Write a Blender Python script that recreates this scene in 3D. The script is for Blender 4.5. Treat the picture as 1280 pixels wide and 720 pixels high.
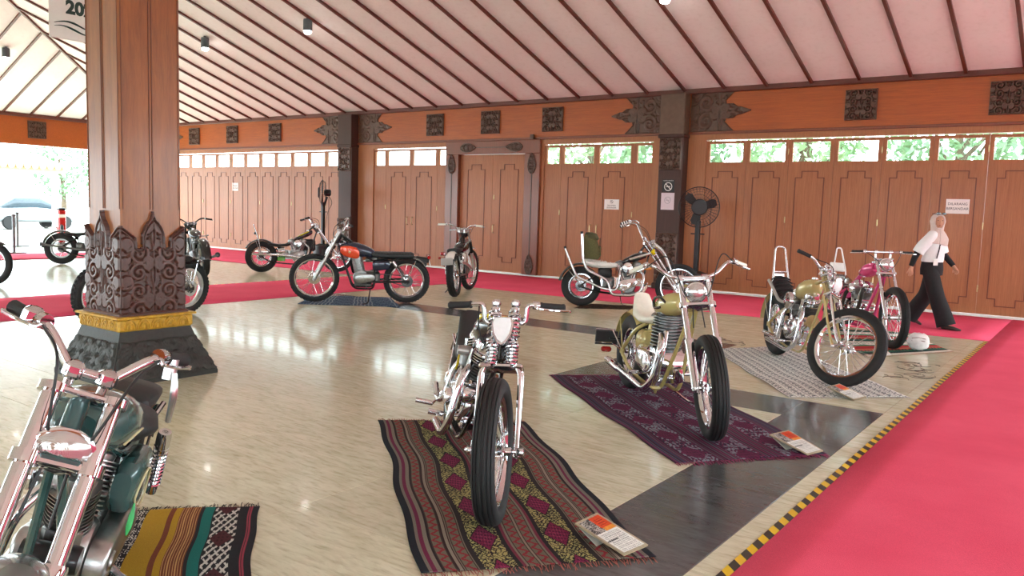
import bpy, math, random
import numpy as np
from mathutils import Matrix, Vector
random.seed(7); rng = np.random.default_rng(7)
S = bpy.context.scene
for o in list(bpy.data.objects): bpy.data.objects.remove(o)
C = S.collection
PI = math.pi
R = math.radians

# ---------------------------------------------------------------- camera
cam = bpy.data.cameras.new('camera'); co = bpy.data.objects.new('camera', cam); C.objects.link(co)
cam.sensor_fit = 'HORIZONTAL'; cam.sensor_width = 36.0
cam.lens = 1019.06/1280*36.0; cam.clip_start = 0.05; cam.clip_end = 300
CAMH = 1.5
_yaw, _pit, _rol = -0.6328345, 0.0970495, 0.0306759
fw = Vector((math.sin(_yaw)*math.cos(_pit), math.cos(_yaw)*math.cos(_pit), -math.sin(_pit)))
rt = Vector((math.cos(_yaw), -math.sin(_yaw), 0)); up = rt.cross(fw)
r2 = rt*math.cos(_rol) + up*math.sin(_rol); u2 = -rt*math.sin(_rol) + up*math.cos(_rol)
M = Matrix((r2, u2, -fw)).transposed().to_4x4(); M.translation = (0, 0, CAMH)
co.matrix_world = M
S.camera = co

# ---------------------------------------------------------------- world, sun, exposure
w = bpy.data.worlds.new('sky'); S.world = w; w.use_nodes = True
nt = w.node_tree; bg = nt.nodes['Background']
bg.inputs[0].default_value = (0.80, 0.95, 1.0, 1); bg.inputs[1].default_value = SKY = 7.0
S.view_settings.view_transform = 'Standard'; S.view_settings.look = 'None'
S.view_settings.gamma = 1.0; S.view_settings.use_curve_mapping = False
S.view_settings.exposure = 0.84

# ---------------------------------------------------------------- materials
MATS = {}
def srgb(r, g, b):
    f = lambda c: (c/255/12.92 if c/255 <= .04045 else ((c/255+.055)/1.055)**2.4)
    return (f(r), f(g), f(b))
def newmat(name):
    m = bpy.data.materials.new(name); m.use_nodes = True
    MATS[name] = m
    return m, m.node_tree, m.node_tree.nodes['Principled BSDF']
def N(t, typ, **kw):
    n = t.nodes.new(typ)
    for k, v in kw.items(): setattr(n, k, v)
    return n
def coords(t, scale=(1, 1, 1), kind='Object', rot=(0, 0, 0)):
    tc = N(t, 'ShaderNodeTexCoord'); mp = N(t, 'ShaderNodeMapping')
    mp.inputs['Scale'].default_value = scale; mp.inputs['Rotation'].default_value = rot
    t.links.new(tc.outputs[kind], mp.inputs['Vector'])
    return mp.outputs['Vector']
def noise(t, vec, scale, detail=3, rough=.55, dist=0):
    n = N(t, 'ShaderNodeTexNoise'); n.inputs['Scale'].default_value = scale
    n.inputs['Detail'].default_value = detail; n.inputs['Roughness'].default_value = rough
    n.inputs['Distortion'].default_value = dist
    t.links.new(vec, n.inputs['Vector']); return n.outputs['Fac']
def ramp(t, fac, stops, interp='LINEAR'):
    n = N(t, 'ShaderNodeValToRGB'); n.color_ramp.interpolation = interp
    e = n.color_ramp.elements
    while len(e) < len(stops): e.new(0.5)
    for el, (p, c) in zip(e, stops): el.position = p; el.color = (*c, 1)
    t.links.new(fac, n.inputs['Fac']); return n.outputs['Color']
def mixc(t, a, b, fac, mode='MIX'):
    n = N(t, 'ShaderNodeMix', data_type='RGBA', blend_type=mode)
    for s, v in ((6, a), (7, b), (0, fac)):
        if isinstance(v, (tuple, list)): n.inputs[s].default_value = (*v, 1)
        elif isinstance(v, (int, float)): n.inputs[s].default_value = v
        else: t.links.new(v, n.inputs[s])
    return n.outputs[2]
def bump(t, b, fac, strength=.2, dist=.01):
    n = N(t, 'ShaderNodeBump'); n.inputs['Strength'].default_value = strength
    n.inputs['Distance'].default_value = dist
    t.links.new(fac, n.inputs['Height']); t.links.new(n.outputs[0], b.inputs['Normal'])
def mat(name, col, rough=.5, metal=0, var=.12, scale=20, bmp=0, coat=0, emit=0, spec=.5):
    """plain painted / moulded surface with a little procedural colour variation"""
    if name in MATS: return MATS[name]
    m, t, b = newmat(name)
    v = coords(t); f = noise(t, v, scale)
    d = tuple(max(0, c*(1-var)) for c in col); l = tuple(min(1, c*(1+var)) for c in col)
    c = ramp(t, f, [(.3, d), (.7, l)])
    t.links.new(c, b.inputs['Base Color'])
    b.inputs['Roughness'].default_value = rough; b.inputs['Metallic'].default_value = metal
    b.inputs['Coat Weight'].default_value = coat; b.inputs['Coat Roughness'].default_value = .05
    b.inputs['Specular IOR Level'].default_value = spec
    if bmp: bump(t, b, noise(t, v, scale*4), bmp, .004)
    if emit:
        b.inputs['Emission Color'].default_value = (*col, 1); b.inputs['Emission Strength'].default_value = emit
    return m
def wood(name, dark, light, rough=.35, grain=(1, 1, .06), scale=14, coat=.15, bmp=.05, blotch=.25):
    if name in MATS: return MATS[name]
    m, t, b = newmat(name)
    tc = N(t, 'ShaderNodeTexCoord'); oi = N(t, 'ShaderNodeObjectInfo')
    ad = N(t, 'ShaderNodeVectorMath', operation='ADD'); t.links.new(tc.outputs['Object'], ad.inputs[0]); t.links.new(oi.outputs['Location'], ad.inputs[1])
    mp = N(t, 'ShaderNodeMapping'); mp.inputs['Scale'].default_value = grain; t.links.new(ad.outputs[0], mp.inputs['Vector'])
    v = mp.outputs['Vector']
    f = noise(t, v, scale, 6, .65, .6); g = noise(t, v, scale*6, 3, .6)
    mm = N(t, 'ShaderNodeMath', operation='MULTIPLY_ADD'); t.links.new(g, mm.inputs[0]); mm.inputs[1].default_value = .45; 
    t.links.new(f, mm.inputs[2])
    c = ramp(t, mm.outputs[0], [(.45, dark), (.95, light)])
    big = noise(t, ad.outputs[0], .8, 2)
    c = mixc(t, c, ramp(t, big, [(.3, tuple(x*(1-blotch) for x in light)), (.7, light)]), .35)
    t.links.new(c, b.inputs['Base Color'])
    b.inputs['Roughness'].default_value = rough; b.inputs['Coat Weight'].default_value = coat; b.inputs['Coat Roughness'].default_value = .12
    bump(t, b, mm.outputs[0], bmp, .004)
    return m
def attrmat(name, rough=.9, scale=300, bmp=.3, sheen=.0, metal=0):
    """colour comes from the woven / printed pattern stored on the mesh"""
    if name in MATS: return MATS[name]
    m, t, b = newmat(name)
    a = N(t, 'ShaderNodeAttribute', attribute_name='col')
    v = coords(t); f = noise(t, v, scale, 2)
    c = mixc(t, a.outputs['Color'], ramp(t, f, [(.3, (.62, .62, .62)), (.7, (1, 1, 1))]), .7, 'MULTIPLY')
    t.links.new(c, b.inputs['Base Color']); b.inputs['Roughness'].default_value = rough; b.inputs['Metallic'].default_value = metal
    b.inputs['Specular IOR Level'].default_value = .2
    if bmp: bump(t, b, f, bmp, .003)
    return m

# ---------------------------------------------------------------- mesh building
def catmull(pts, k=6, closed=False):
    P = [np.array(p, float) for p in pts]
    if len(P) < 3 or k <= 1: return P
    n = len(P); out = []
    rngi = range(n) if closed else range(n-1)
    for i in rngi:
        if closed: p0, p1, p2, p3 = P[(i-1) % n], P[i], P[(i+1) % n], P[(i+2) % n]
        else:
            p1, p2 = P[i], P[i+1]; p0 = P[i-1] if i else 2*p1-p2; p3 = P[i+2] if i+2 < n else 2*p2-p1
        for j in range(k):
            s = j/k
            out.append(.5*((2*p1)+(-p0+p2)*s+(2*p0-5*p1+4*p2-p3)*s*s+(-p0+3*p1-3*p2+p3)*s**3))
    if not closed: out.append(P[-1])
    return out
def roundpath(pts, rad=.04, k=5):
    """polyline with rounded corners (bent tubing)"""
    P = [np.array(p, float) for p in pts]
    if len(P) < 3: return P
    out = [P[0]]
    for i in range(1, len(P)-1):
        a, b, c = P[i-1], P[i], P[i+1]
        la, lc = np.linalg.norm(a-b), np.linalg.norm(c-b)
        r = min(rad, la*.48, lc*.48)
        s = b+(a-b)/la*r; e = b+(c-b)/lc*r
        for j in range(k+1):
            q = j/k; out.append((1-q)**2*s+2*q*(1-q)*b+q*q*e)
    out.append(P[-1]); return out
class MB:
    def __init__(s, xf=None): s.v = []; s.f = []; s.xf = xf; s.col = None
    def add(s, vs, fs):
        o = len(s.v); s.v.extend([tuple(map(float, p)) for p in vs]); s.f.extend([tuple(i+o for i in f) for f in fs]); return s
    def loops(s, rings, cap0=True, cap1=True, closed=False):
        n = len(rings[0]); vs = [p for r in rings for p in r]; fs = []
        m = len(rings)
        for i in range(m if closed else m-1):
            a = i*n; b = ((i+1) % m)*n
            for j in range(n): fs.append((a+j, a+(j+1) % n, b+(j+1) % n, b+j))
        if not closed:
            if cap0: fs.append(tuple(range(n-1, -1, -1)))
            if cap1: fs.append(tuple(range((m-1)*n, m*n)))
        return s.add(vs, fs)
    def tube(s, pts, r=.01, n=8, caps=True, closed=False):
        P = [np.array(p, float) for p in pts]; m = len(P)
        rr = [r]*m if np.isscalar(r) else list(np.interp(np.linspace(0, 1, m), np.linspace(0, 1, len(r)), r))
        T = []
        for i in range(m):
            if closed: d = P[(i+1) % m]-P[i-1]
            else: d = P[min(i+1, m-1)]-P[max(i-1, 0)]
            T.append(d/(np.linalg.norm(d)+1e-12))
        u = np.cross(T[0], (0, 0, 1.)); 
        if np.linalg.norm(u) < 1e-3: u = np.cross(T[0], (0, 1., 0))
        u /= np.linalg.norm(u); rings = []
        for i in range(m):
            u = u-T[i]*(u@T[i]); u /= np.linalg.norm(u)+1e-12; v = np.cross(T[i], u)
            rings.append([P[i]+rr[i]*(math.cos(a)*u+math.sin(a)*v) for a in np.arange(n)*2*PI/n])
        return s.loops(rings, caps, caps, closed)
    def lathe(s, prof, o=(0, 0, 0), axis=(0, 1, 0), n=24, squash=None, cap=True):
        """prof: (radius, height along axis)"""
        ax = np.array(axis, float); ax /= np.linalg.norm(ax)
        u = np.cross(ax, (0, 0, 1.))
        if np.linalg.norm(u) < 1e-3: u = np.cross(ax, (1., 0, 0))
        u /= np.linalg.norm(u); v = np.cross(u, ax); o = np.array(o, float)
        su, sv = squash or (1, 1)
        rings = [[o+ax*h+max(r, 1e-4)*(math.cos(a)*u*su+math.sin(a)*v*sv) for a in np.arange(n)*2*PI/n] for r, h in prof]
        return s.loops(rings, cap, cap)
    def ring(s, prof, o, axis=(0, 1, 0), n=48):
        """closed profile revolved: torus-like"""
        ax = np.array(axis, float); ax /= np.linalg.norm(ax)
        u = np.cross(ax, (0, 0, 1.))
        if np.linalg.norm(u) < 1e-3: u = np.cross(ax, (1., 0, 0))
        u /= np.linalg.norm(u); v = np.cross(u, ax); o = np.array(o, float)
        rings = [[o+ax*h+r*(math.cos(a)*u+math.sin(a)*v) for r, h in prof] for a in np.arange(n)*2*PI/n]
        return s.loops(rings, closed=True)
    def box(s, c, d, rot=None, bev=0, taper=1):
        hx, hy, hz = [x/2 for x in d]; c = np.array(c, float)
        if bev > 0:
            b = min(bev, hx*.9, hy*.9, hz*.9)
            def sec(z, i, k=1):
                x, y = (hx-i)*k, (hy-i)*k; 
                return [(x, y-b, z), (x-b, y, z), (-x+b, y, z), (-x, y-b, z), (-x, -y+b, z), (-x+b, -y, z), (x-b, -y, z), (x, -y+b, z)]
            rings = [sec(-hz, b*.9), sec(-hz+b, 0), sec(hz-b, 0, taper), sec(hz, b*.9, taper)]
        else:
            rings = [[(hx*k, hy*k, z), (-hx*k, hy*k, z), (-hx*k, -hy*k, z), (hx*k, -hy*k, z)] for z, k in ((-hz, 1), (hz, taper))]
        Rm = np.array(rot) if rot is not None else np.eye(3)
        return s.loops([[c+Rm@np.array(p) for p in r] for r in rings])
    def loft(s, secs, n=16, ex=2.4, axis='x'):
        """secs: (center xyz, half width y, half height z[, exponent]) superellipse sections"""
        rings = []
        for q in secs:
            c, hw, hh = q[:3]; e = q[3] if len(q) > 3 else ex
            rg = []
            for a in np.arange(n)*2*PI/n:
                ca, sa = math.cos(a), math.sin(a)
                y = hw*math.copysign(abs(ca)**(2/e), ca); z = hh*math.copysign(abs(sa)**(2/e), sa)
                if axis == 'x': rg.append((c[0], c[1]+y, c[2]+z))
                elif axis == 'z': rg.append((c[0]+z, c[1]+y, c[2]))
                else: rg.append((c[0]+y, c[1], c[2]+z))
            rings.append(rg)
        return s.loops(rings)
    def ball(s, c, r, n=12):
        r = (r, r, r) if np.isscalar(r) else r
        m = max(4, n//2); rings = []
        for i in range(1, m):
            t = PI*i/m
            rings.append([(c[0]+r[0]*math.sin(t)*math.cos(a), c[1]+r[1]*math.sin(t)*math.sin(a), c[2]-r[2]*math.cos(t)) for a in np.arange(n)*2*PI/n])
        return s.loops(rings)
    def helix(s, a, b, rad, turns, wire, n=5, seg=10):
        a, b = np.array(a, float), np.array(b, float); d = b-a; L = np.linalg.norm(d); t = d/L
        u = np.cross(t, (0, 1., 0)); u /= np.linalg.norm(u); v = np.cross(t, u)
        k = int(turns*seg)
        return s.tube([a+d*i/k+rad*(math.cos(2*PI*turns*i/k)*u+math.sin(2*PI*turns*i/k)*v) for i in range(k+1)], wire, n)
    def mesh(s, name, smooth=40):
        me = bpy.data.meshes.new(name)
        vs = s.v
        if s.xf is not None:
            A = np.array(s.xf); V = np.c_[np.array(vs), np.ones(len(vs))]@A.T; vs = V[:, :3].tolist()
        me.from_pydata(vs, [], s.f)
        if smooth:
            me.polygons.foreach_set('use_smooth', [True]*len(me.polygons)); me.set_sharp_from_angle(angle=R(smooth))
        me.update(); return me
    def build(s, name, material, parent=None, smooth=40):
        me = s.mesh(name, smooth); return obj(name, me, material, parent)
def obj(name, me, material=None, parent=None):
    o = bpy.data.objects.new(name, me); C.objects.link(o)
    if material is not None:
        mt = MATS[material] if isinstance(material, str) else material
        if not me.materials: me.materials.append(mt)
    if parent is not None: o.parent = parent
    return o
def tag(o, label=None, cat=None, group=None, kind=None):
    if label: o['label'] = label
    if cat: o['category'] = cat
    if group: o['group'] = group
    if kind: o['kind'] = kind
    return o
def empty(name, loc=(0, 0, 0), rz=0, parent=None):
    o = bpy.data.objects.new(name, None); C.objects.link(o); o.location = loc; o.rotation_euler = (0, 0, rz)
    o.empty_display_size = .1
    if parent is not None: o.parent = parent
    return o
def place(o, loc, rz=0):
    o.location = loc; o.rotation_euler = (0, 0, rz); return o
def rotz(a):
    c, s_ = math.cos(a), math.sin(a); return np.array([[c, -s_, 0], [s_, c, 0], [0, 0, 1]])
def roty(a):
    c, s_ = math.cos(a), math.sin(a); return np.array([[c, 0, s_], [0, 1, 0], [-s_, 0, c]])
def rotx(a):
    c, s_ = math.cos(a), math.sin(a); return np.array([[1, 0, 0], [0, c, -s_], [0, s_, c]])
def gridmesh(name, X, Y, Z, colf=None, smooth=True, mask=None, thick=None):
    """X,Y,Z arrays (nu+1, nv+1) -> quad grid; colf (nu,nv,3) linear face colours; mask (nu,nv) keeps faces"""
    nu, nv = X.shape[0]-1, X.shape[1]-1
    V = np.stack([X, Y, Z], -1).reshape(-1, 3)
    i, j = np.meshgrid(np.arange(nu), np.arange(nv), indexing='ij')
    a = i*(nv+1)+j; F = np.stack([a, a+nv+1, a+nv+2, a+1], -1)
    sel = np.ones((nu, nv), bool) if mask is None else mask
    F = F[sel]
    me = bpy.data.meshes.new(name)
    me.vertices.add(len(V)); me.vertices.foreach_set('co', V.ravel())
    me.loops.add(len(F)*4); me.loops.foreach_set('vertex_index', F.ravel().astype(np.int32))
    me.polygons.add(len(F)); me.polygons.foreach_set('loop_start', (np.arange(len(F))*4).astype(np.int32))
    me.polygons.foreach_set('loop_total', np.full(len(F), 4, np.int32))
    me.polygons.foreach_set('use_smooth', np.full(len(F), smooth))
    me.update(calc_edges=True); me.validate()
    if colf is not None:
        at = me.attributes.new('col', 'FLOAT_COLOR', 'CORNER')
        c4 = np.ones((len(F), 4, 4), np.float32); c4[:, :, :3] = colf[sel][:, None, :]
        at.data.foreach_set('color', c4.ravel())
    return me
_txt = {}
def text_mesh(s, size, depth=.001, align='CENTER', bold=0):
    cu = bpy.data.curves.new('txt', 'FONT'); cu.body = s; cu.size = size; cu.align_x = align; cu.align_y = 'CENTER'
    cu.extrude = depth; cu.resolution_u = 3; cu.offset = bold
    to = bpy.data.objects.new('txt', cu); C.objects.link(to)
    dg = bpy.context.evaluated_depsgraph_get(); me = bpy.data.meshes.new_from_object(to.evaluated_get(dg))
    bpy.data.objects.remove(to); return me
# ---------------------------------------------------------------- shared materials
def floor_mat(name, a, b_, rough, sc=1.0, vein=None):
    m, t, b = newmat(name)
    tc = N(t, 'ShaderNodeTexCoord'); oi = N(t, 'ShaderNodeObjectInfo')
    ad = N(t, 'ShaderNodeVectorMath', operation='ADD'); t.links.new(tc.outputs['Object'], ad.inputs[0])
    sc2 = N(t, 'ShaderNodeVectorMath', operation='SCALE'); t.links.new(oi.outputs['Location'], sc2.inputs[0]); sc2.inputs[3].default_value = 1.0
    t.links.new(sc2.outputs[0], ad.inputs[1])
    mp = N(t, 'ShaderNodeMapping'); mp.inputs['Scale'].default_value = (1, 4.5, 1); mp.inputs['Rotation'].default_value = (0, 0, .35)
    t.links.new(ad.outputs[0], mp.inputs['Vector'])
    f = noise(t, mp.outputs[0], 3.2*sc, 10, .72, .8)
    c = ramp(t, f, [(.32, a), (.6, b_)])
    if vein:
        g = noise(t, ad.outputs[0], 1.7, 5, .6, 2.5)
        vv = ramp(t, g, [(.494, (0, 0, 0)), (.5, (.35, .35, .35)), (.506, (0, 0, 0))])
        c = mixc(t, c, vein, vv)
    sp = noise(t, mp.outputs[0], 9*sc, 3, .5)
    c = mixc(t, c, ramp(t, sp, [(.30, (.80, .78, .74)), (.5, (1, 1, 1))]), 1.0, 'MULTIPLY')
    rnd = ramp(t, oi.outputs['Random'], [(0, (.9, .9, .9)), (1, (1.0, 1.0, 1.0))])
    c = mixc(t, c, rnd, 1.0, 'MULTIPLY')
    t.links.new(c, b.inputs['Base Color'])
    b.inputs['Roughness'].default_value = rough
    b.inputs['Coat Weight'].default_value = .12; b.inputs['Coat Roughness'].default_value = .05; b.inputs['Specular IOR Level'].default_value = .4
    return m
floor_mat('marble', srgb(200, 197, 166), srgb(224, 222, 197), .19)
floor_mat('darkstone', srgb(62, 64, 66), srgb(88, 90, 92), .2)
mat('grout', srgb(120, 108, 88), .8)
wood('doorwood', srgb(122, 70, 42), srgb(182, 118, 74), .5, (14, 14, .35), 6, .05, .06)
wood('framewood', srgb(148, 92, 56), srgb(184, 122, 78), .5, (9, 9, .35), 5, .08, .04)
wood('beamwood', srgb(128, 54, 12), srgb(190, 98, 30), .4, (.6, 14, 14), 3.5, .1, .03)
wood('redwood', srgb(104, 52, 30), srgb(134, 70, 42), .35, (9, 9, .35), 5, .15, .04)
wood('groove_shade_wood', srgb(100, 55, 34), srgb(124, 71, 46), .5, (9, 9, .35), 5, .05, .04)  # darker wood that paints the shade of grooves
wood('pillarwood', srgb(104, 54, 24), srgb(168, 98, 46), .36, (3, 3, .3), 5, .15, .05, .5)
wood('carvewood', srgb(56, 29, 22), srgb(86, 46, 35), .4, (3, 3, .4), 6, .15, .05)
wood('darkcarve', srgb(58, 38, 28), srgb(102, 72, 54), .38, (3, 3, 3), 6, .03, .05)
wood('columnwood', srgb(50, 29, 23), srgb(74, 44, 34), .6, (6, 6, .3), 5, .02, .05)
wood('rafterwood', srgb(74, 34, 24), srgb(106, 52, 38), .4, (3, 3, 3), 6, .1, .04)
mat('gold', srgb(196, 148, 40), .4, 0, .25, 30, .15)
mat('basestone', srgb(50, 50, 47), .55, 0, .2, 30, .3)
mat('capmetal', srgb(104, 82, 66), .55, .1, .15, 12)
mat('paper', srgb(236, 232, 226), .7, 0, .02)
mat('ink', srgb(40, 40, 44), .7)
mat('black_plastic', srgb(22, 22, 24), .45, 0, .2)
mat('chrome', (.66, .66, .68), .07, 1, .03, 4)
mat('brushed', (.60, .60, .60), .3, 1, .1, 30)
mat('brass', srgb(190, 165, 120), .3, 1, .1)
mat('whitepaint', srgb(232, 230, 226), .5, 0, .03)
def ceil_mat():
    m, t, b = newmat('ceilboard'); v = coords(t)
    f = noise(t, v, .9, 4); g = noise(t, v, 12, 2)
    c = ramp(t, f, [(.3, srgb(244, 240, 238)), (.7, srgb(250, 247, 245))])
    c = mixc(t, c, ramp(t, g, [(.25, (.9, .88, .87)), (.5, (1, 1, 1))]), .5, 'MULTIPLY')
    t.links.new(c, b.inputs['Base Color']); b.inputs['Roughness'].default_value = .6
ceil_mat()
def glass_mat():
    m, t, b = newmat('pane')
    out = t.nodes['Material Output']; tr = N(t, 'ShaderNodeBsdfTransparent'); gl = N(t, 'ShaderNodeBsdfGlossy')
    tr.inputs[0].default_value = (.93, .97, .95, 1); gl.inputs['Roughness'].default_value = .03
    mx = N(t, 'ShaderNodeMixShader'); mx.inputs[0].default_value = .07
    t.links.new(tr.outputs[0], mx.inputs[1]); t.links.new(gl.outputs[0], mx.inputs[2]); t.links.new(mx.outputs[0], out.inputs[0])
glass_mat()
def carpet_mat():
    m, t, b = newmat('carpet'); v = coords(t)
    f = noise(t, v, 220, 2); g = noise(t, v, 1.1, 4, .6)
    c = ramp(t, g, [(.3, srgb(236, 84, 114)), (.7, srgb(248, 98, 128))])
    c = mixc(t, c, ramp(t, f, [(.25, (.72, .7, .7)), (.7, (1, 1, 1))]), .6, 'MULTIPLY')
    t.links.new(c, b.inputs['Base Color']); b.inputs['Roughness'].default_value = .95; b.inputs['Specular IOR Level'].default_value = .1
    bump(t, b, f, .5, .003)
carpet_mat()
def tape_mat():
    m, t, b = newmat('hazardtape')
    tc = N(t, 'ShaderNodeTexCoord'); sp = N(t, 'ShaderNodeSeparateXYZ'); t.links.new(tc.outputs['Object'], sp.inputs[0])
    ad = N(t, 'ShaderNodeMath', operation='ADD'); t.links.new(sp.outputs[0], ad.inputs[0]); t.links.new(sp.outputs[1], ad.inputs[1])
    ml = N(t, 'ShaderNodeMath', operation='MULTIPLY'); t.links.new(ad.outputs[0], ml.inputs[0]); ml.inputs[1].default_value = 1/.145
    fr = N(t, 'ShaderNodeMath', operation='FRACT'); t.links.new(ml.outputs[0], fr.inputs[0])
    c = ramp(t, fr.outputs[0], [(0, srgb(236, 198, 30)), (.5, srgb(40, 34, 30))], 'CONSTANT')
    t.links.new(c, b.inputs['Base Color']); b.inputs['Roughness'].default_value = .4
tape_mat()

# ---------------------------------------------------------------- carved relief (height fields)
def seg_dist(P, line):
    """min distance and parameter from points P (n,2) to polyline (m,2)"""
    d = np.full(len(P), 9.0)
    for a, b in zip(line[:-1], line[1:]):
        ab = b-a; L = ab@ab+1e-12
        t = np.clip(((P-a)@ab)/L, 0, 1)
        d = np.minimum(d, np.hypot(*(P-(a+t[:, None]*ab)).T))
    return d
def spiral(cx, cy, r0, turns, start, sgn=1, k=26):
    t = np.linspace(0, 1, k); r = r0*(1-.86*t); a = start+sgn*turns*2*PI*t
    return np.stack([cx+r*np.cos(a), cy+r*np.sin(a)], -1)
def scroll_field(U, V, aspect, seed=0, wid=.022, n=None):
    """mirrored foliage scrolls on the unit panel u in -1..1 (half width), v in 0..aspect"""
    rg = np.random.default_rng(seed); P = np.stack([np.abs(U).ravel(), V.ravel()], -1)
    h = np.zeros(len(P)); rows = max(1, int(round(aspect/.56)))
    for i in range(rows):
        y = aspect*(i+.5)/rows; s = 1 if i % 2 else -1
        for cx, cy, r, st, sg in ((.46, y, .30, PI*.9, s), (.80, y+.26*s, .18, PI*1.6, -s), (.16, y-.22*s, .15, .3, s), (.86, y-.2*s, .13, 2.2, s)):
            sp = spiral(cx, cy, r, 1.55, st+rg.uniform(-.3, .3), sg)
            d = seg_dist(P, sp)/wid
            h = np.maximum(h, np.clip(1.25-(d/1.5)**2, 0, 1))
            bl = np.hypot(P[:, 0]-cx, P[:, 1]-cy); h = np.maximum(h, np.clip(1.1-(bl/.045)**2, 0, 1))
            for q in range(1, 13, 2):                                   # leaf lobes curling off the stem
                pt = sp[q]; ou = pt-np.array([cx, cy]); ou = ou/(np.linalg.norm(ou)+1e-9); tg = sp[q+1]-sp[q]; tg = tg/np.linalg.norm(tg); ax = ou*.8-tg*.6; ax /= np.linalg.norm(ax)
                cc = pt+ax*r*.20; e1 = (P-cc)@ax; e2 = (P-cc)@np.array([-ax[1], ax[0]])
                h = np.maximum(h, .85*np.clip(1-(e1/(r*.26))**2-(e2/(r*.11))**2, 0, 1)**.5)
        # leaves between the scrolls
        for q in range(3):
            lx, ly = rg.uniform(.05, .95), y+rg.uniform(-.3, .3); an = rg.uniform(0, PI); ca, sa = math.cos(an), math.sin(an)
            x_, y_ = (P[:, 0]-lx)*ca+(P[:, 1]-ly)*sa, -(P[:, 0]-lx)*sa+(P[:, 1]-ly)*ca
            h = np.maximum(h, .8*np.clip(1-(x_/.09)**2-(y_/.03)**2, 0, 1)**.5)
    # central stem
    st = np.stack([.03+.03*np.sin(np.linspace(0, rows*PI, 40)), np.linspace(0, aspect, 40)], -1)
    h = np.maximum(h, np.clip(1.1-(seg_dist(P, st)/.03)**2, 0, 1))
    return h.reshape(U.shape)
def carved_panel(name, w_, h_, depth, res=70, seed=0, border=.06, inside=None):
    """carved board in its local xz plane facing -y, centred on x, bottom z = 0"""
    nu = res; nv = max(8, int(res*h_/w_))
    x = np.linspace(-w_/2, w_/2, nu+1); z = np.linspace(0, h_, nv+1)
    X, Z = np.meshgrid(x, z, indexing='ij')
    H = scroll_field(X/(w_/2), Z/(w_/2), h_/(w_/2), seed, .036)
    e = np.minimum(np.minimum(w_/2-np.abs(X), Z), h_-Z)
    H = np.where(e < border*w_*.5, 1.0, H*.95)
    mask = None
    if inside is not None:
        D = inside(X, Z); H = np.where(D < .018, 1.0, H)
        xc, zc = (X[:-1, :-1]+X[1:, 1:])/2, (Z[:-1, :-1]+Z[1:, 1:])/2; mask = inside(xc, zc) > 0
        H = np.where(D <= 0, -.6, H)
    H[0, :] = H[-1, :] = -.6; H[:, 0] = H[:, -1] = -.6
    return gridmesh(name, X, -depth*(.25+.75*H), Z, mask=mask)

# ---------------------------------------------------------------- floor
WY, WX0 = 14.95, -26.5            # door wall, open left side
XR, YF = 6.5, -7.0
BZ0, BZ1 = 3.06, 3.88
fl_ = tag(MB().box(((WX0+XR)/2-3, (YF+WY)/2, -.056), (XR-WX0+8, WY-YF+.6, .1)).build('floor', 'marble', smooth=0), kind='structure')
TG = .0012
def tile_mesh(w_, d_):
    return MB().box((0, 0, -.01), (w_-2*TG, d_-2*TG, .02), bev=.002).mesh('floor_tile', 30)
gm = MB().box((-5.8, 5.4, -.0035), (9.26, 13.0, .003)).build('grout_bed', 'grout', fl_, smooth=0)
dark_rects = [(-1.93, -1.33, -9, 6.76), (-4.03, -1.33, 6.16, 6.76), (-4.03, -3.43, 6.16, 9.2), (-11, -3.43, 8.56, 9.2)]
tcache = {}
ys = [-1.04+.6*i for i in range(22)]; ys = [y for y in ys if y < 11.8]+[11.9]
row = 0
for y0, y1 in zip(ys[:-1], ys[1:]):
    yc = (y0+y1)/2; br = [-1.17, -1.33]
    br += [-1.93]
    if yc > 6.16 and yc < 9.2: br += [-3.43, -4.03]
    br += [-10.4]
    for xa, xb in zip(br[:-1], br[1:]):
        L = xa-xb; k = max(1, int(round(L/1.2))); 
        off = 0
        for i in range(k):
            x1_, x0_ = xa-L*i/k, xa-L*(i+1)/k; xc = (x0_+x1_)/2
            dk = any(a < xc < b and c < yc < d for a, b, c, d in dark_rects)
            key = (round(x1_-x0_, 3), round(y1-y0, 3), dk)
            if key not in tcache:
                me = tile_mesh(key[0], key[1]); me.materials.append(MATS['darkstone' if dk else 'marble']); tcache[key] = me
            o = obj('dark_floor_tile' if dk else 'floor_tile', tcache[key], None, fl_); o.location = (xc, yc, 0)
    row += 1

# carpets: thin felt runners with slightly wavy tops
def carpet(name, x0, x1, y0, y1, lab, z=.008, den=3.0):
    nx, ny = max(4, int((x1-x0)*den)), max(4, int((y1-y0)*den))
    x = np.linspace(x0, x1, nx+1); y = np.linspace(y0, y1, ny+1); X, Y = np.meshgrid(x, y, indexing='ij')
    Z = z+.0035*np.sin(X*2.1+1.3*np.sin(Y*1.1))*np.sin(Y*1.7+X*.6)
    rd = np.exp(-(((X-1.2)*.5+(Y-4.4)*.9)/.12)**2)*np.exp(-((X+.2)/.9)**2); Z += .012*rd
    Z[0, :] = Z[-1, :] = Z[:, 0] = Z[:, -1] = z*.9
    o = obj(name, gridmesh(name, X-(x0+x1)/2, Y-(y0+y1)/2, Z), 'carpet'); o.location = ((x0+x1)/2, (y0+y1)/2, 0)
    sol = o.modifiers.new('s', 'SOLIDIFY'); sol.thickness = z*.85; sol.offset = -1
    return tag(o, lab, 'carpet')
carpet('red_carpet', -1.17, 5.0, -4, 14.9, 'wide red carpet runner bordered by a yellow and black tape', den=5)
carpet('red_carpet', -24.0, -1.172, 11.9, 14.86, 'red carpet runner laid along the foot of the wooden doors')
carpet('red_carpet', -12.67, -10.4, -4, 11.898, 'red carpet strip crossing the marble behind the carved pillar')
carpet('red_carpet', -21.9, -20.0, -4, 11.898, 'red carpet strip by the open side under the black stanchions')
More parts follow.
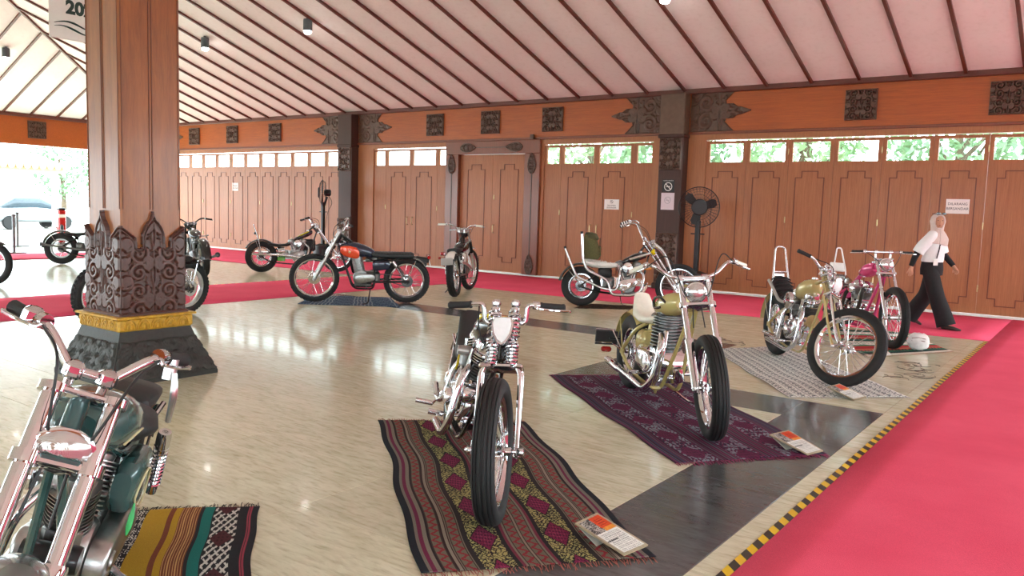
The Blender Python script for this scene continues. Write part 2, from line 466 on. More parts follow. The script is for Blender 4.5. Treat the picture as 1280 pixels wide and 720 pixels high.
def tape(x, y0, y1, lab, w_=.045):
    o = MB().box((0, 0, 0), (w_, y1-y0, .002)).build('hazard_tape', 'hazardtape', smooth=0); o.location = (x, (y0+y1)/2, .003)
    return tag(o, lab, 'tape')
tape(-1.197, -2, 11.88, 'yellow and black striped tape along the wide red carpet')
tape(-12.70, -2, 11.88, 'yellow and black striped tape along the carpet strip behind the pillar')

# ---------------------------------------------------------------- door wall
wall = tag(empty('wall_back'), kind='structure')
def bx(name, x0, x1, y0, y1, z0, z1, m, parent, bev=0):
    o = MB().box((0, 0, 0), (x1-x0, y1-y0, z1-z0), bev=bev).build(name, m, parent, smooth=0 if not bev else 30)
    o.location = ((x0+x1)/2, (y0+y1)/2, (z0+z1)/2); return o
bx('beam', WX0, XR, WY-.02, WY+.25, BZ0, BZ1, 'beamwood', wall)
bx('cornice', WX0, XR, WY-.10, WY+.1, 3.80, 3.90, 'rafterwood', wall, .01)
bx('beam_lip', WX0, XR, WY-.05, WY+.1, BZ0-.03, BZ0+.02, 'redwood', wall, .006)
bx('threshold', WX0, XR, WY-.05, WY+.2, 0, .035, 'whitepaint', wall)
# carved squares on the beam
sq = carved_panel('carved_square', .52, .52, .055, 120, 3); 
sqs = [-23.48, -21.5, -19.48, -13.38, -11.69, -9.98, -3.66, -1.49, .7]
for x in sqs:
    o = obj('carved_square', sq, 'darkcarve', wall); o.location = (x, WY-.02, 3.19)
# columns with carved ends and cartouches
def cart_shape(w_, h_):
    def f(X, Z):
        z = np.abs(Z-h_/2)/(h_/2); x = X+w_/2          # column side at x = 0, tip at w_
        L = np.where(z < .06, 1.0, np.where(z < .38, .86-.5*(np.clip(z-.06, 0, 1))*.9, np.where(z < .5, .60, .58+(z-.5)*.32)))
        L = np.where((z >= .06) & (z < .2), .97-.9*(z-.06), L)
        return np.minimum(L*w_-x, h_/2-np.abs(Z-h_/2))
    return f
CW, CH = 1.2, .74
cart = carved_panel('cartouche', CW, CH, .03, 130, 11, 0, cart_shape(CW, CH))
cart2 = cart.copy()
_v = np.empty(len(cart2.vertices)*3); cart2.vertices.foreach_get('co', _v); _v = _v.reshape(-1, 3); _v[:, 0] *= -1; cart2.vertices.foreach_set('co', _v.ravel()); cart2.flip_normals(); cart2.update()
col_top = carved_panel('column_carving', .46, .62, .05, 70, 5); col_bot = carved_panel('column_carving', .46, 1.0, .05, 70, 6)
for k, xc in enumerate((-25.6, -16.33, -7.06, 2.2)):
    col = tag(empty('trim_%d' % (k+1), (xc, WY-.12, 0)), kind='structure')
    bx('shaft', -.25, .25, -.12, .14, 0, 3.0, 'columnwood', col, .015)
    bx('capital', -.26, .26, -.15, .14, 3.0, 3.80, 'capmetal' if k == 2 else 'columnwood', col, .012)
    bx('capital_ring', -.275, .275, -.165, .14, 2.96, 3.03, 'columnwood', col, .012)
    o = obj('column_carving', col_top, 'darkcarve', col); o.location = (0, -.12, 2.34)
    o = obj('column_carving', col_bot, 'darkcarve', col); o.location = (0, -.12, .12)
    bx('plinth', -.28, .28, -.15, .14, 0, .12, 'columnwood', col, .015)
    for me, sx in ((cart, 1), (cart2, -1)):
        o = obj('cartouche', me, 'darkcarve', wall); o.location = (xc+sx*(.27+CW/2), WY-.02, 3.08)
# door leaves
def leaf(w_, win=True, panel=True, z0=.04, z1=2.9, wz=(2.5, 2.85), wm=.065, ptop=2.21, pbot=.30, wx=None):
    """leaf mesh, groove-shade strip mesh, pane mesh in local xz (x from 0 to w_)"""
    b = MB(); t = .045
    def bb(x0, x1, za, zb): b.box(((x0+x1)/2, t/2, (za+zb)/2), (x1-x0, t, zb-za))
    if win:
        xa, xb = wx or (wm, w_-wm)
        bb(0, w_, z0, wz[0]); bb(0, w_, wz[1], z1); bb(0, xa, wz[0], wz[1]); bb(xb, w_, wz[0], wz[1])
    else: bb(0, w_, z0, z1)
    m = None
    if panel:
        m = MB(); c = w_/2; hw = min(.25, w_*.33); nw = hw*.56; s_ = .115
        path = [(c-hw, pbot), (c-hw, ptop), (c-nw, ptop), (c-nw, ptop+s_), (c+nw, ptop+s_), (c+nw, ptop), (c+hw, ptop), (c+hw, pbot), (c+nw, pbot), (c+nw, pbot-s_), (c-nw, pbot-s_), (c-nw, pbot)]
        r_ = .008
        for (xa, za), (xb, zb) in zip(path, path[1:]+path[:1]):
            m.box(((xa+xb)/2, -.003, (za+zb)/2), (abs(xb-xa)+2*r_, .012, abs(zb-za)+2*r_))  # raised darker strips standing in for the shade of recessed panel lines
    p = None
    if win:
        xa, xb = wx or (wm, w_-wm); p = MB().box(((xa+xb)/2, t*.6, (wz[0]+wz[1])/2), (xb-xa, .004, wz[1]-wz[0]))
    return b, m, p
lcache = {}
hin = MB().box((0, -.008, 0), (.018, .016, .11), bev=.003).mesh('hinge'); hin.materials.append(MATS['brass'])
pullm = MB().tube(roundpath([(0, 0, -.09), (0, -.05, -.09), (0, -.05, .09), (0, 0, .09)], .03), .009, 8).mesh('handle'); pullm.materials.append(MATS['brass'])
def put_leaf(door, x, w_, **kw):
    key = (round(w_, 3), str(sorted(kw.items())))
    if key not in lcache:
        b, m, p = leaf(w_-.004, **kw)
        bm = b.mesh('door_leaf', 0); bm.materials.append(MATS['doorwood'])
        mm = m.mesh('groove_shade_strip', 0) if m else None
        if mm: mm.materials.append(MATS['groove_shade_wood'])
        pm = p.mesh('window_pane', 0) if p else None
        if pm: pm.materials.append(MATS['pane'])
        lcache[key] = bm, mm, pm
    bm, mm, pm = lcache[key]
    o = obj('door_leaf', bm, None, door); o.location = (x+.002, 0, 0)
    if mm: obj('groove_shade_strip', mm, None, o)
    if pm: obj('window_pane', pm, None, o)
    return o
def hinge(lf, x, z): h = obj('hinge', hin, None, lf); h.location = (x, 0, z)
def pull(lf, x, z): h = obj('handle', pullm, None, lf); h.location = (x, 0, z)
def frame(door, x0, x1, jl=.32, jr=.32, zt=2.925):
    bx('door_frame', x0, x1, -.035, .12, zt, BZ0-.03, 'framewood', door)
    bx('door_frame', x0, x0+jl, -.03, .12, .035, zt, 'framewood', door)
    bx('door_frame', x1-jr, x1, -.03, .12, .035, zt, 'framewood', door)
def bay(n, x0, x1, nl, jl, jr):
    d = tag(empty('door_%d' % n, (0, WY+.03, 0)), kind='structure')
    frame(d, x0, x1, jl, jr); a, b = x0+jl, x1-jr; w_ = (b-a)/nl
    for i in range(nl):
        lf = put_leaf(d, a+i*w_, w_)
        if i % 2 == (1 if n == 5 else 0):
            for z in (.45, 1.45, 2.68): hinge(lf, w_-.004, z)
    return d
bay(1, -25.5, -16.45, 12, .22, .21)
bay(5, -7.0, 2.1, 10, .56, .64)
d2 = tag(empty('door_2', (0, WY+.03, 0)), kind='structure'); frame(d2, -16.25, -13.0, .73, .02)
for x, w_, kw in ((-15.52, .44, dict(panel=False, wx=(.06, .38))), (-15.08, .87, {}), (-14.21, .87, {}), (-13.34, .32, dict(panel=False, wx=(.06, .31)))):
    lf = put_leaf(d2, x, w_, **kw)
    if w_ > .8: pull(lf, .78 if x < -15 else .08, 1.12)
    else: hinge(lf, w_-.01 if x < -15 else .01, 1.45)
d4 = tag(empty('door_4', (0, WY+.03, 0)), kind='structure'); frame(d4, -10.27, -7.15, .07, .41)
for x, w_, kw in ((-10.20, .44, dict(panel=False, wx=(.06, .38))), (-9.76, .875, {}), (-8.885, .875, {}), (-8.01, .45, dict(panel=False, wx=(.08, .41)))):
    lf = put_leaf(d4, x, w_, **kw)
    if w_ > .8: pull(lf, .79 if x < -9 else .08, 1.12)
    else: hinge(lf, w_-.01 if x < -10 else .01, 1.45)
# middle door with its own red-brown frame
d3 = tag(empty('door_3', (0, WY+.03, 0)), kind='structure')
bx('door_frame', -13.0, -10.27, -.10, .12, 2.73, BZ0-.03, 'redwood', d3, .01)
bx('door_frame', -13.0, -12.60, -.10, .12, .035, 2.73, 'redwood', d3, .01)
bx('door_frame', -10.68, -10.27, -.10, .12, .035, 2.73, 'redwood', d3, .01)
for x in (-12.60, -11.64):
    lf = put_leaf(d3, x, .96, win=False, z1=2.725, ptop=2.38, pbot=.38)
    if x > -12: pull(lf, .07, 1.02); hinge(lf, .06, 1.75)
def tulip(w_, h_):
    def f(X, Z):
        z = Z/h_; L = w_/2*np.clip(np.sin(PI*np.clip(z, 0, 1)**.75)**.7*1.0, 0, 1); return np.minimum(L-np.abs(X), np.minimum(Z, h_-Z)+.01)
    return f
tm = carved_panel('carved_finial', .22, .46, .03, 40, 8, 0, tulip(.22, .46))
for x in (-12.80, -10.475):
    o = obj('carved_finial', tm, 'darkcarve', d3); o.location = (x, -.10, 2.28)
    o = obj('carved_finial', tm, 'darkcarve', d3); o.location = (x, -.10, .04)
    bx('groove_strip', x-.012, x+.012, -.108, -.09, .5, 2.28, 'darkcarve', d3)
for x, s_ in ((-12.55, -1), (-10.72, 1)):
    o = obj('carved_finial', tm, 'darkcarve', d3); o.location = (x-s_*.02, -.10, 2.88); o.rotation_euler = (0, -s_*PI/2, 0)
bx('groove_strip', -12.2, -11.0, -.108, -.09, 2.87, 2.892, 'darkcarve', d3)
bx('bracket', -10.52, -10.43, -.15, -.09, 3.03, 3.14, 'darkcarve', d3, .006)

# ---------------------------------------------------------------- left open side
wl = tag(empty('wall_left'), kind='structure')
bx('beam', WX0-.25, WX0+.02, YF, WY, 2.97, 3.86, 'beamwood', wl); MATS
bx('cornice', WX0-.1, WX0+.10, YF, WY, 3.78, 3.88, 'rafterwood', wl, .01)
for y in (10.2+1.35, 8.0, 13.6):
    o = obj('carved_square', sq, 'darkcarve', wl); o.location = (WX0+.02, y, 3.17); o.rotation_euler = (0, 0, PI/2)
for y in (3.0, -6.0):
    bx('shaft', WX0-.25, WX0+.25, y-.25, y+.25, 0, 3.0, 'columnwood', wl, .02)

# ---------------------------------------------------------------- ceiling
TB, TL = math.tan(R(18.7)), math.tan(R(21.5)); CZ = 3.86; YTOP = 2.0
ZTOP = CZ+(WY-YTOP)*TB; XTL = WX0+(ZTOP-CZ)/TL
ceil = tag(empty('ceiling'), kind='structure')
XT2_ = .5
def yhip(x): return WY-(x-XR)/(XT2_-XR)*(WY-YTOP) if x > XT2_ else max(YTOP, WY-(x-WX0)*TL/TB)
zb = lambda y: CZ+(WY-y)*TB
zl = lambda x: CZ+(x-WX0)*TL
rx = [-2.10+.8*i for i in range(-31, 15)]
rx = [x for x in rx if WX0 < x < XR-.1]
xs = [WX0]+rx+[XR]
for a, b in zip(xs[:-1], xs[1:]):
    ya, yb = yhip(a), yhip(b)
    v = [(a, WY, zb(WY)), (b, WY, zb(WY)), (b, yb, zb(yb)), (a, ya, zb(ya))]
    v += [(x, y, z+.03) for x, y, z in v]
    MB().add(v, [(0, 1, 2, 3), (7, 6, 5, 4), (0, 4, 5, 1), (1, 5, 6, 2), (2, 6, 7, 3), (3, 7, 4, 0)]).build('ceiling_panel', 'ceilboard', ceil, 0)
for x in rx:
    y1 = yhip(x); L = math.hypot(WY-y1, zb(y1)-CZ)
    if L < .3: continue
    MB().box((x, (WY+y1)/2, zb((WY+y1)/2)-.022), (.05, L, .05), rot=rotx(-math.atan(TB))).build('rafter', 'rafterwood', ceil, 0)
ly = [10.6+.76*i for i in range(-26, 6)]; ly = [y for y in ly if YF < y < WY-.1]; yss = [YF]+ly+[WY]
def xhip(y): return WX0+(y-YF)/(-1.5-YF)*(XTL-WX0) if y < -1.5 else min(XTL, WX0+(WY-y)*TB/TL)
for a, b in zip(yss[:-1], yss[1:]):
    xa, xb = xhip(a), xhip(b)
    v = [(WX0, a, CZ), (WX0, b, CZ), (xb, b, zl(xb)), (xa, a, zl(xa))]; v += [(x, y, z+.03) for x, y, z in v]
    MB().add(v, [(0, 3, 2, 1), (4, 5, 6, 7), (0, 1, 5, 4), (1, 2, 6, 5), (2, 3, 7, 6), (3, 0, 4, 7)]).build('ceiling_panel', 'ceilboard', ceil, 0)
for y in ly:
    x1 = xhip(y); L = math.hypot(x1-WX0, zl(x1)-CZ)
    if L < .3: continue
    MB().box(((WX0+x1)/2, y, zl((WX0+x1)/2)-.022), (L, .05, .05), rot=roty(-math.atan(TL))).build('rafter', 'rafterwood', ceil, 0)
xe = xhip(YTOP)
MB().tube([(WX0, WY, CZ-.02), (XTL, YTOP, ZTOP-.02)], .045, 6).build('hip_rafter', 'rafterwood', ceil, 0)
YT2, XT2 = -1.5, .5
bx('ceiling_panel', XTL, XT2, YT2, YTOP, ZTOP, ZTOP+.04, 'ceilboard', ceil)
def slope(v):
    v = v+[(x, y, z+.04) for x, y, z in v]
    MB().add(v, [(0, 1, 2, 3), (7, 6, 5, 4), (0, 4, 5, 1), (1, 5, 6, 2), (2, 6, 7, 3), (3, 7, 4, 0)]).build('ceiling_panel', 'ceilboard', ceil, 0)
slope([(XT2, YTOP, ZTOP), (XT2, YT2, ZTOP), (XR, YF, CZ), (XR, WY, CZ)])  # unseen right slope, added to narrow the bright opening to the sky
slope([(XTL, YT2, ZTOP), (WX0, YF, CZ), (XR, YF, CZ), (XT2, YT2, ZTOP)])  # unseen front slope, added to hold back the sky behind the camera
for k in range(24):
    x = -2.1-.8*k+4; MB().box((x, (YF+YT2)/2, (CZ+ZTOP)/2-.022), (.05, math.hypot(YT2-YF, ZTOP-CZ), .05), rot=rotx(math.atan2(ZTOP-CZ, YT2-YF))).build('rafter', 'rafterwood', ceil, 0)
wf_ = tag(empty('wall_front'), kind='structure'); wr_ = tag(empty('wall_right'), kind='structure')  # sides out of view, added to limit sky glare and give dark reflections
bx('beam', WX0, XR, YF-.2, YF+.05, 3.0, 3.88, 'beamwood', wf_); bx('beam', XR-.05, XR+.2, YF, WY, 3.0, 3.88, 'beamwood', wr_)
for x in (-25.6, -16.33, -7.06, 2.2): bx('shaft', x-.25, x+.25, YF-.2, YF+.3, 0, 3.0, 'columnwood', wf_, .02)
for xa, xb in ((-22.0, -17.5), (-13.5, -8.6), (-3.8, -.6), (3.6, 6.4)): bx('added_panelling', xa, xb, YF-.05, YF+.05, 0, 3.0, 'doorwood', wf_)  # closed panels out of view, added to put dark contrast into chrome reflections
bx('added_panelling', XR-.05, XR+.05, 6.5, 10.5, 0, 3.0, 'doorwood', wr_); bx('added_panelling', XR-.05, XR+.05, -2.5, .5, 0, 3.0, 'doorwood', wr_)  # more added panels, closing part of the unseen right side against the sky
for y in (-5.0, 4.0): bx('shaft', XR-.3, XR+.2, y-.25, y+.25, 0, 3.0, 'columnwood', wr_, .02)

# ---------------------------------------------------------------- carved pillar
px, py = -6.66, 3.67
pil = tag(empty('carved_pillar', (px, py, 0)), 'square varnished wooden pillar with carved foot, gold band and black stone base', 'pillar')
a = .27
sh = MB()
sh.box((0, 0, (8.0+.5)/2), (2*a-.02, 2*a-.02, 7.6), bev=.012); sh.build('shaft', 'pillarwood', pil, 30)
gr = MB()
fm = MB()
for k in range(4):
    rm = rotz(k*PI/2)
    for u in (-.045, -.02, .02+.0):                       # twin grooves down the middle, lines near the edges
        pass
    for u, w_ in ((-.012, .008), (.012, .008), (-a+.028, .006), (a-.028, .006)):
        c = rm@np.array([u, -a+.008, (8.0+1.40)/2]); d = (w_, .006, 8.0-1.40)
        gr.box(c, d, rot=rm)
gr.build('groove', 'groove_shade_wood', pil, 0)  # strips on the shaft; their darker wood stands for groove shade
# carved foot: field of scrolls under an ogee outline
def pillar_outline(U):
    """top edge of the carving (m above the floor) over the face half width"""
    u = np.abs(U)
    return np.interp(u, [0, .03, .09, .18, .27, .33, .36, .365, .50, .505, .52, .93, 1.0], [1.41, 1.365, 1.32, 1.295, 1.26, 1.22, 1.19, 1.09, 1.09, 1.165, 1.175, 1.265, 1.265])
for k in range(4):
    nu, nv = 130, 200; u = np.linspace(-1, 1, nu+1); z = np.linspace(.5, 1.425, nv+1); U, Z = np.meshgrid(u, z, indexing='ij')
    H = scroll_field(U, (Z-.5)/a, .925/a, 20+k % 2, .042)
    ou = np.linspace(-1, 1, 161); op = np.stack([ou*a, pillar_outline(ou)], -1)
    top = pillar_outline(U); D = np.where(top-Z > 0, 1, -1)*seg_dist(np.stack([(U*a).ravel(), Z.ravel()], -1), op).reshape(U.shape)
    H = np.where(D < .016, 1.2, H); H = np.where((D >= .016) & (D < .026), .0, H); H = np.where((D >= .026) & (D < .036), .9, H)
    H = np.where(np.abs(U) > .955, .4, H)
    mask = D[:-1, :-1] > 0
    Yp = -(a+.002+.022*H); Yp = np.where(D <= .004, -(a-.014), Yp)
    o = obj('carving', gridmesh('carving', U*(a+.012), Yp, Z, mask=mask), 'carvewood', pil); o.rotation_euler = (0, 0, k*PI/2)
MB().box((0, 0, .535), (2*a+.07, 2*a+.07, .05), bev=.012).build('carving_sill', 'carvewood', pil, 30)
MB().box((0, 0, .465), (.655, .655, .10), bev=.012).build('gold_band', 'gold', pil, 30)
pet = MB()
for k in range(4):
    rm = rotz(k*PI/2)
    for i in range(5):
        u0 = -.29+.116*(i+.5)*1.0
        for q in range(2):
            pts = [rm@np.array([u0+.05*math.cos(t)*(1-.35*q), -.33-.004*q, .425+.085*(1-.3*q)*math.sin(t)**.8 if math.sin(t) > 0 else .425]) for t in np.linspace(.02, PI-.02, 9)]
            pet.tube(pts, .006, 5)
        pet.ball(rm@np.array([u0, -.33, .445]), (.014, .014, .02), 6)
pet.build('gold_petals', 'gold', pil)
MB().box((0, 0, .525), (.70, .70, .02), bev=.006).build('gold_band_edge', 'gold', pil, 30)
bs = MB(); bs.loops([[(s1*h, s2*h, z) for s1, s2 in ((1, 1), (-1, 1), (-1, -1), (1, -1))] for h, z in ((.47, 0), (.47, .03), (.335, .34), (.31, .42))]); bs.build('stone_base', 'basestone', pil, 0)
for k in range(4):
    nu, nv = 90, 40; u = np.linspace(-1, 1, nu+1); q = np.linspace(0, 1, nv+1); U, Q = np.meshgrid(u, q, indexing='ij')
    H = scroll_field(((U*1.5+1.5) % 1)*2-1, Q*2.1, 2.1, 31, .06)
    hw = .465-.132*Q; X = U*hw*.985; Yp = -(hw+.002+.020*H); Z = .035+.30*Q
    Yp[:, 0] += .02; Yp[:, -1] += .02; Yp[0, :] += .02; Yp[-1, :] += .02
    o = obj('base_relief', gridmesh('base_relief', X, Yp, Z), 'basestone', pil); o.rotation_euler = (0, 0, k*PI/2)

# ---------------------------------------------------------------- outdoors
mat('paving', srgb(160, 156, 148), .9)
mat('leafgreen', srgb(140, 172, 128), .6, 0, .25, 3); mat('leafdeep', srgb(116, 152, 112), .6, 0, .3, 3)
mat('bark', srgb(96, 80, 64), .9, 0, .3, 8)
mat('rooftile', srgb(176, 150, 118), .8, 0, .2, 5)
gnd = tag(MB().box((-10, 20, -.22), (160, 140, .2)).build('ground', 'paving', smooth=0), kind='structure')
def foliage(n, c, r, size, seed):
    rg = np.random.default_rng(seed); b = MB()
    d = rg.normal(size=(n, 3)); d /= np.linalg.norm(d, axis=1)[:, None]; rad = rg.uniform(.45, 1, n)**.6
    for i in range(n):
        p = np.array(c)+d[i]*rad[i]*np.array(r); u = rg.normal(size=3); u /= np.linalg.norm(u); v = np.cross(u, rg.normal(size=3)); v /= np.linalg.norm(v)
        s_ = size*rg.uniform(.6, 1.3)
        b.add([p-u*s_, p+v*s_*.45, p+u*s_, p-v*s_*.45], [(0, 1, 2, 3)])
    return b
def tree(x, y, h, r, seed, lab, m='leafgreen', n=2000):
    t = tag(empty('tree', (x, y, -.12)), lab, 'tree', 'trees outside the hall')
    rg = np.random.default_rng(seed); tr = MB()
    tr.tube(catmull([(0, 0, 0), (rg.uniform(-.2, .2), .1, h*.35), (rg.uniform(-.3, .3), 0, h*.8)], 5), [.16, .06], 8)
    for k in range(4):
        an = rg.uniform(0, 2*PI); tr.tube([(0, 0, h*.4+k*.3), (math.cos(an)*r*.7, math.sin(an)*r*.7, h*.6+k*.35)], [.06, .02], 6)
    tr.build('trunk', 'bark', t); foliage(n, (0, 0, h*.68), (r, r, h*.36), .13, seed).build('crown', m, t, 0)
for i, (x, y, h, r, lab) in enumerate([(-9.3, 19.5, 5.4, 1.5, 'leafy green tree outside, behind the column that carries the no-smoking sign'), (-6.1, 19.6, 5.6, 1.6, 'leafy green tree outside, seen through the panes above the khaki bobber'),
                                       (-2.8, 19.4, 5.4, 1.5, 'leafy green tree outside, seen through the panes above the walking person'), (-12.6, 21, 5.2, 1.5, 'leafy green tree outside, seen through the panes above the doors behind the backpack')]):
    tree(x, y, h, r, 40+i, lab, 'leafgreen' if i % 2 else 'leafdeep')
tree(-44.5, 20.6, 4.4, 1.6, 60, 'leafy green tree standing behind the parked car in the bright yard', 'leafdeep', n=1200)
tree(-40.2, 21.0, 3.4, 1.0, 61, 'small leafy tree in the yard behind the red extinguisher stand', 'leafdeep', n=900)
# ================================================================ motorcycle kit
def paint(name, col, rough=.22, metal=.15, flake=0):
    return mat(name, col, rough, metal, .06, 6, 0, .6)
mat('rubber', srgb(22, 22, 23), .7, 0, .15, 40, .1); mat('black_metal', srgb(24, 24, 26), .35, .4, .1, 10, 0, .3)
mat('black_leather', srgb(28, 29, 31), .5, 0, .2, 60, .3); mat('white_leather', srgb(230, 226, 212), .5, 0, .05, 30)
mat('alu', (.40, .40, .39), .3, 1, .15, 25, .05); mat('alu_dark', (.2, .2, .195), .4, 1, .2, 25, .05)
mat('spokemetal', (.72, .72, .72), .2, 1, .03, 5); mat('steel_dark', (.16, .16, .165), .4, .9, .15, 20)
mat('grip_rubber', srgb(30, 29, 30), .7, 0, .15, 80, .3); mat('cable', srgb(18, 18, 18), .5)
mat('red_lens', srgb(170, 20, 18), .15, 0, .1, 20, 0, .5); mat('amber_lens', srgb(214, 120, 24), .15, 0, .1, 20, 0, .5)
mat('yellow_lens', srgb(236, 206, 20), .12, 0, .1, 20, 0, .5)
def lens_mat():
    m, t, b = newmat('headlens'); v = coords(t, (180, 20, 30))
    w_ = N(t, 'ShaderNodeTexWave'); w_.inputs['Scale'].default_value = 1.2; t.links.new(v, w_.inputs['Vector'])
    c = ramp(t, w_.outputs['Fac'], [(.3, (.42, .41, .40)), (.7, (.6, .59, .57))]); t.links.new(c, b.inputs['Base Color'])
    b.inputs['Metallic'].default_value = .75; b.inputs['Roughness'].default_value = .12; b.inputs['Coat Weight'].default_value = 1
    bump(t, b, w_.outputs['Fac'], .15, .001)
lens_mat()
mat('white_lens', srgb(226, 226, 226), .2, 0, .05, 30, 0, 1)

def tire_mesh(b, c, Ro, w_, hgt, tread='rib', n=56):
    prof = []; rc = Ro-hgt/2
    angs = list(np.arange(22)*2*PI/22)
    if tread == 'rib':
        angs = []
        for g in (-42, -20, 0, 20, 42): angs += [(R(g-4.2), 0), (R(g-2.6), 1), (R(g+2.6), 1), (R(g+4.2), 0)]
        angs += [(R(q), 0) for q in (58, 72, 90, 110, 130, 150, 170, 190, 210, 230, 250, 270, 288, 302)]
    else: angs = [(a, 0) for a in angs]
    for a, gv in angs:
        r = rc+hgt/2*math.copysign(abs(math.cos(a))**.85, math.cos(a)); y = w_/2*math.copysign(abs(math.sin(a))**.8, math.sin(a))
        prof.append((r-.007*gv, y))
    b.ring(prof, c, n=n)
    if tread in ('knob', 'block'):
        nk = 44 if tread == 'knob' else 56; kh = .013 if tread == 'knob' else .006
        for i in range(nk):
            for j, (yy, dr) in enumerate(((-.40, -.020), (-.14, -.001), (.14, -.001), (.40, -.020))):
                a = 2*PI*(i+(.5 if j % 2 else 0))/nk; rr = Ro+dr*w_/.1+kh/2-.003
                ca, sa = math.cos(a), math.sin(a)
                rot = np.array([[ca, 0, -sa], [0, 1, 0], [sa, 0, ca]])@rotz(0)
                L = 2*PI*Ro/nk*.55
                b.box((c[0]+rr*ca, c[1]+yy*w_, c[2]+rr*sa), (kh, w_*.19, L), rot=rot)
def wheel(parent, name, c, Ro, w_, rimw=None, xf=None, tread='rib', hgt=None, rim='chrome', ns=36, hub='chrome', drum=.0, disc=0, disc_y=.05, spoke='spokemetal'):
    hgt = hgt or w_*1.02; Rr = Ro-hgt; rw = rimw or w_*.62
    b = MB(xf)
    b.ring([(Rr+.012, -rw/2), (Rr+.012, -rw/2+.008), (Rr-.002, -rw/2+.012), (Rr-.012, -rw*.22), (Rr-.014, 0), (Rr-.012, rw*.22), (Rr-.002, rw/2-.012), (Rr+.012, rw/2-.008), (Rr+.012, rw/2), (Rr-.006, rw/2), (Rr-.021, rw*.25), (Rr-.023, 0), (Rr-.021, -rw*.25), (Rr-.006, -rw/2)], c, n=56)
    wl_ = b.build(name, rim, parent)
    t = MB(xf); tire_mesh(t, c, Ro, w_, hgt, tread); t.build('tire', 'rubber', wl_, 50)
    h = MB(xf); hw = .055
    h.lathe([(.012, -hw-.03), (.02, -hw-.028), (.022, -hw-.004), (.046, -hw), (.046, -hw+.006), (.026, -hw+.014), (.026, hw-.014), (.046, hw-.006), (.046, hw), (.022, hw+.004), (.02, hw+.028), (.012, hw+.03)], c, n=20)
    if drum: h.lathe([(.02, -.045), (drum, -.045), (drum+.004, -.02), (drum, .02), (.03, .03)], (c[0], c[1]+disc_y*.3, c[2]), n=32)
    h.build('hub', hub, wl_)
    s = MB(xf)
    for i in range(ns):
        a = 2*PI*i/ns; sd = 1 if i % 2 else -1; a2 = a+(.42 if (i//2) % 2 else -.42)
        p0 = (c[0]+.042*math.cos(a2), c[1]+sd*(hw-.003), c[2]+.042*math.sin(a2)); p1 = (c[0]+(Rr-.014)*math.cos(a), c[1]+sd*.008, c[2]+(Rr-.014)*math.sin(a))
        if drum: p0 = (c[0]+(drum+.002)*math.cos(a2*1), c[1]+sd*.025, c[2]+(drum+.002)*math.sin(a2))
        s.tube([p0, p1], .0021, 4, caps=False)
    s.build('spokes', spoke, wl_, 0)
    if disc:
        d = MB(xf); d.ring([(disc, disc_y-.002), (disc, disc_y+.002), (disc*.62, disc_y+.002), (disc*.62, disc_y-.002)], c, n=40)
        for i in range(5):
            a = 2*PI*i/5; d.tube([(c[0]+.04*math.cos(a), c[1]+disc_y, c[2]+.04*math.sin(a)), (c[0]+disc*.66*math.cos(a), c[1]+disc_y, c[2]+disc*.66*math.sin(a))], .008, 5)
        d.build('brake_disc', 'brushed', wl_)
    return wl_
def fender_mb(c, r, w_, a0, a1, drop=.035, xf=None, n=22, th=.003):
    b = MB(xf); rings = []
    for i in range(n+1):
        a = R(a0+(a1-a0)*i/n); ca, sa = math.cos(a), math.sin(a); ring_o = []; ring_i = []
        for q in np.linspace(-1, 1, 9):
            rr = r-drop*abs(q)**2.6; y = w_/2*q
            ring_o.append((c[0]+rr*ca, c[1]+y, c[2]+rr*sa)); ring_i.append((c[0]+(rr-th)*ca, c[1]+y*.97, c[2]+(rr-th)*sa))
        rings.append(ring_o+ring_i[::-1])
    b.loops(rings); return b
def stadium(b, p0, p1, r0, r1, y0, y1, n=20, bev=.012):
    """rounded oval cover between two centres in the xz plane, extruded in y with a bevel"""
    p0, p1 = np.array(p0, float), np.array(p1, float); d = p1-p0; L = np.hypot(*d); th = math.atan2(d[1], d[0]); rings = []
    def sec(y, k):
        pts = []
        for i in range(n): a = th-PI/2+PI*i/(n-1); pts.append((p1[0]+(r1-k)*math.cos(a), y, p1[1]+(r1-k)*math.sin(a)))
        for i in range(n): a = th+PI/2+PI*i/(n-1); pts.append((p0[0]+(r0-k)*math.cos(a), y, p0[1]+(r0-k)*math.sin(a)))
        return pts
    s = math.copysign(1, y1-y0)
    b.loops([sec(y0, 0), sec(y1-s*bev, 0), sec(y1-s*bev*.3, bev*.35), sec(y1, bev)])
def finstack(b, o, ax, r0, r1, h0, h1, nf, n=22, squash=None):
    prof = [(r0, h0)]
    for i in range(nf):
        z = h0+(h1-h0)*(i+.15)/nf; dz = (h1-h0)/nf
        prof += [(r0, z), (r1, z+dz*.08), (r1, z+dz*.38), (r0, z+dz*.46)]
    prof.append((r0, h1)); b.lathe(prof, o, ax, n, squash)
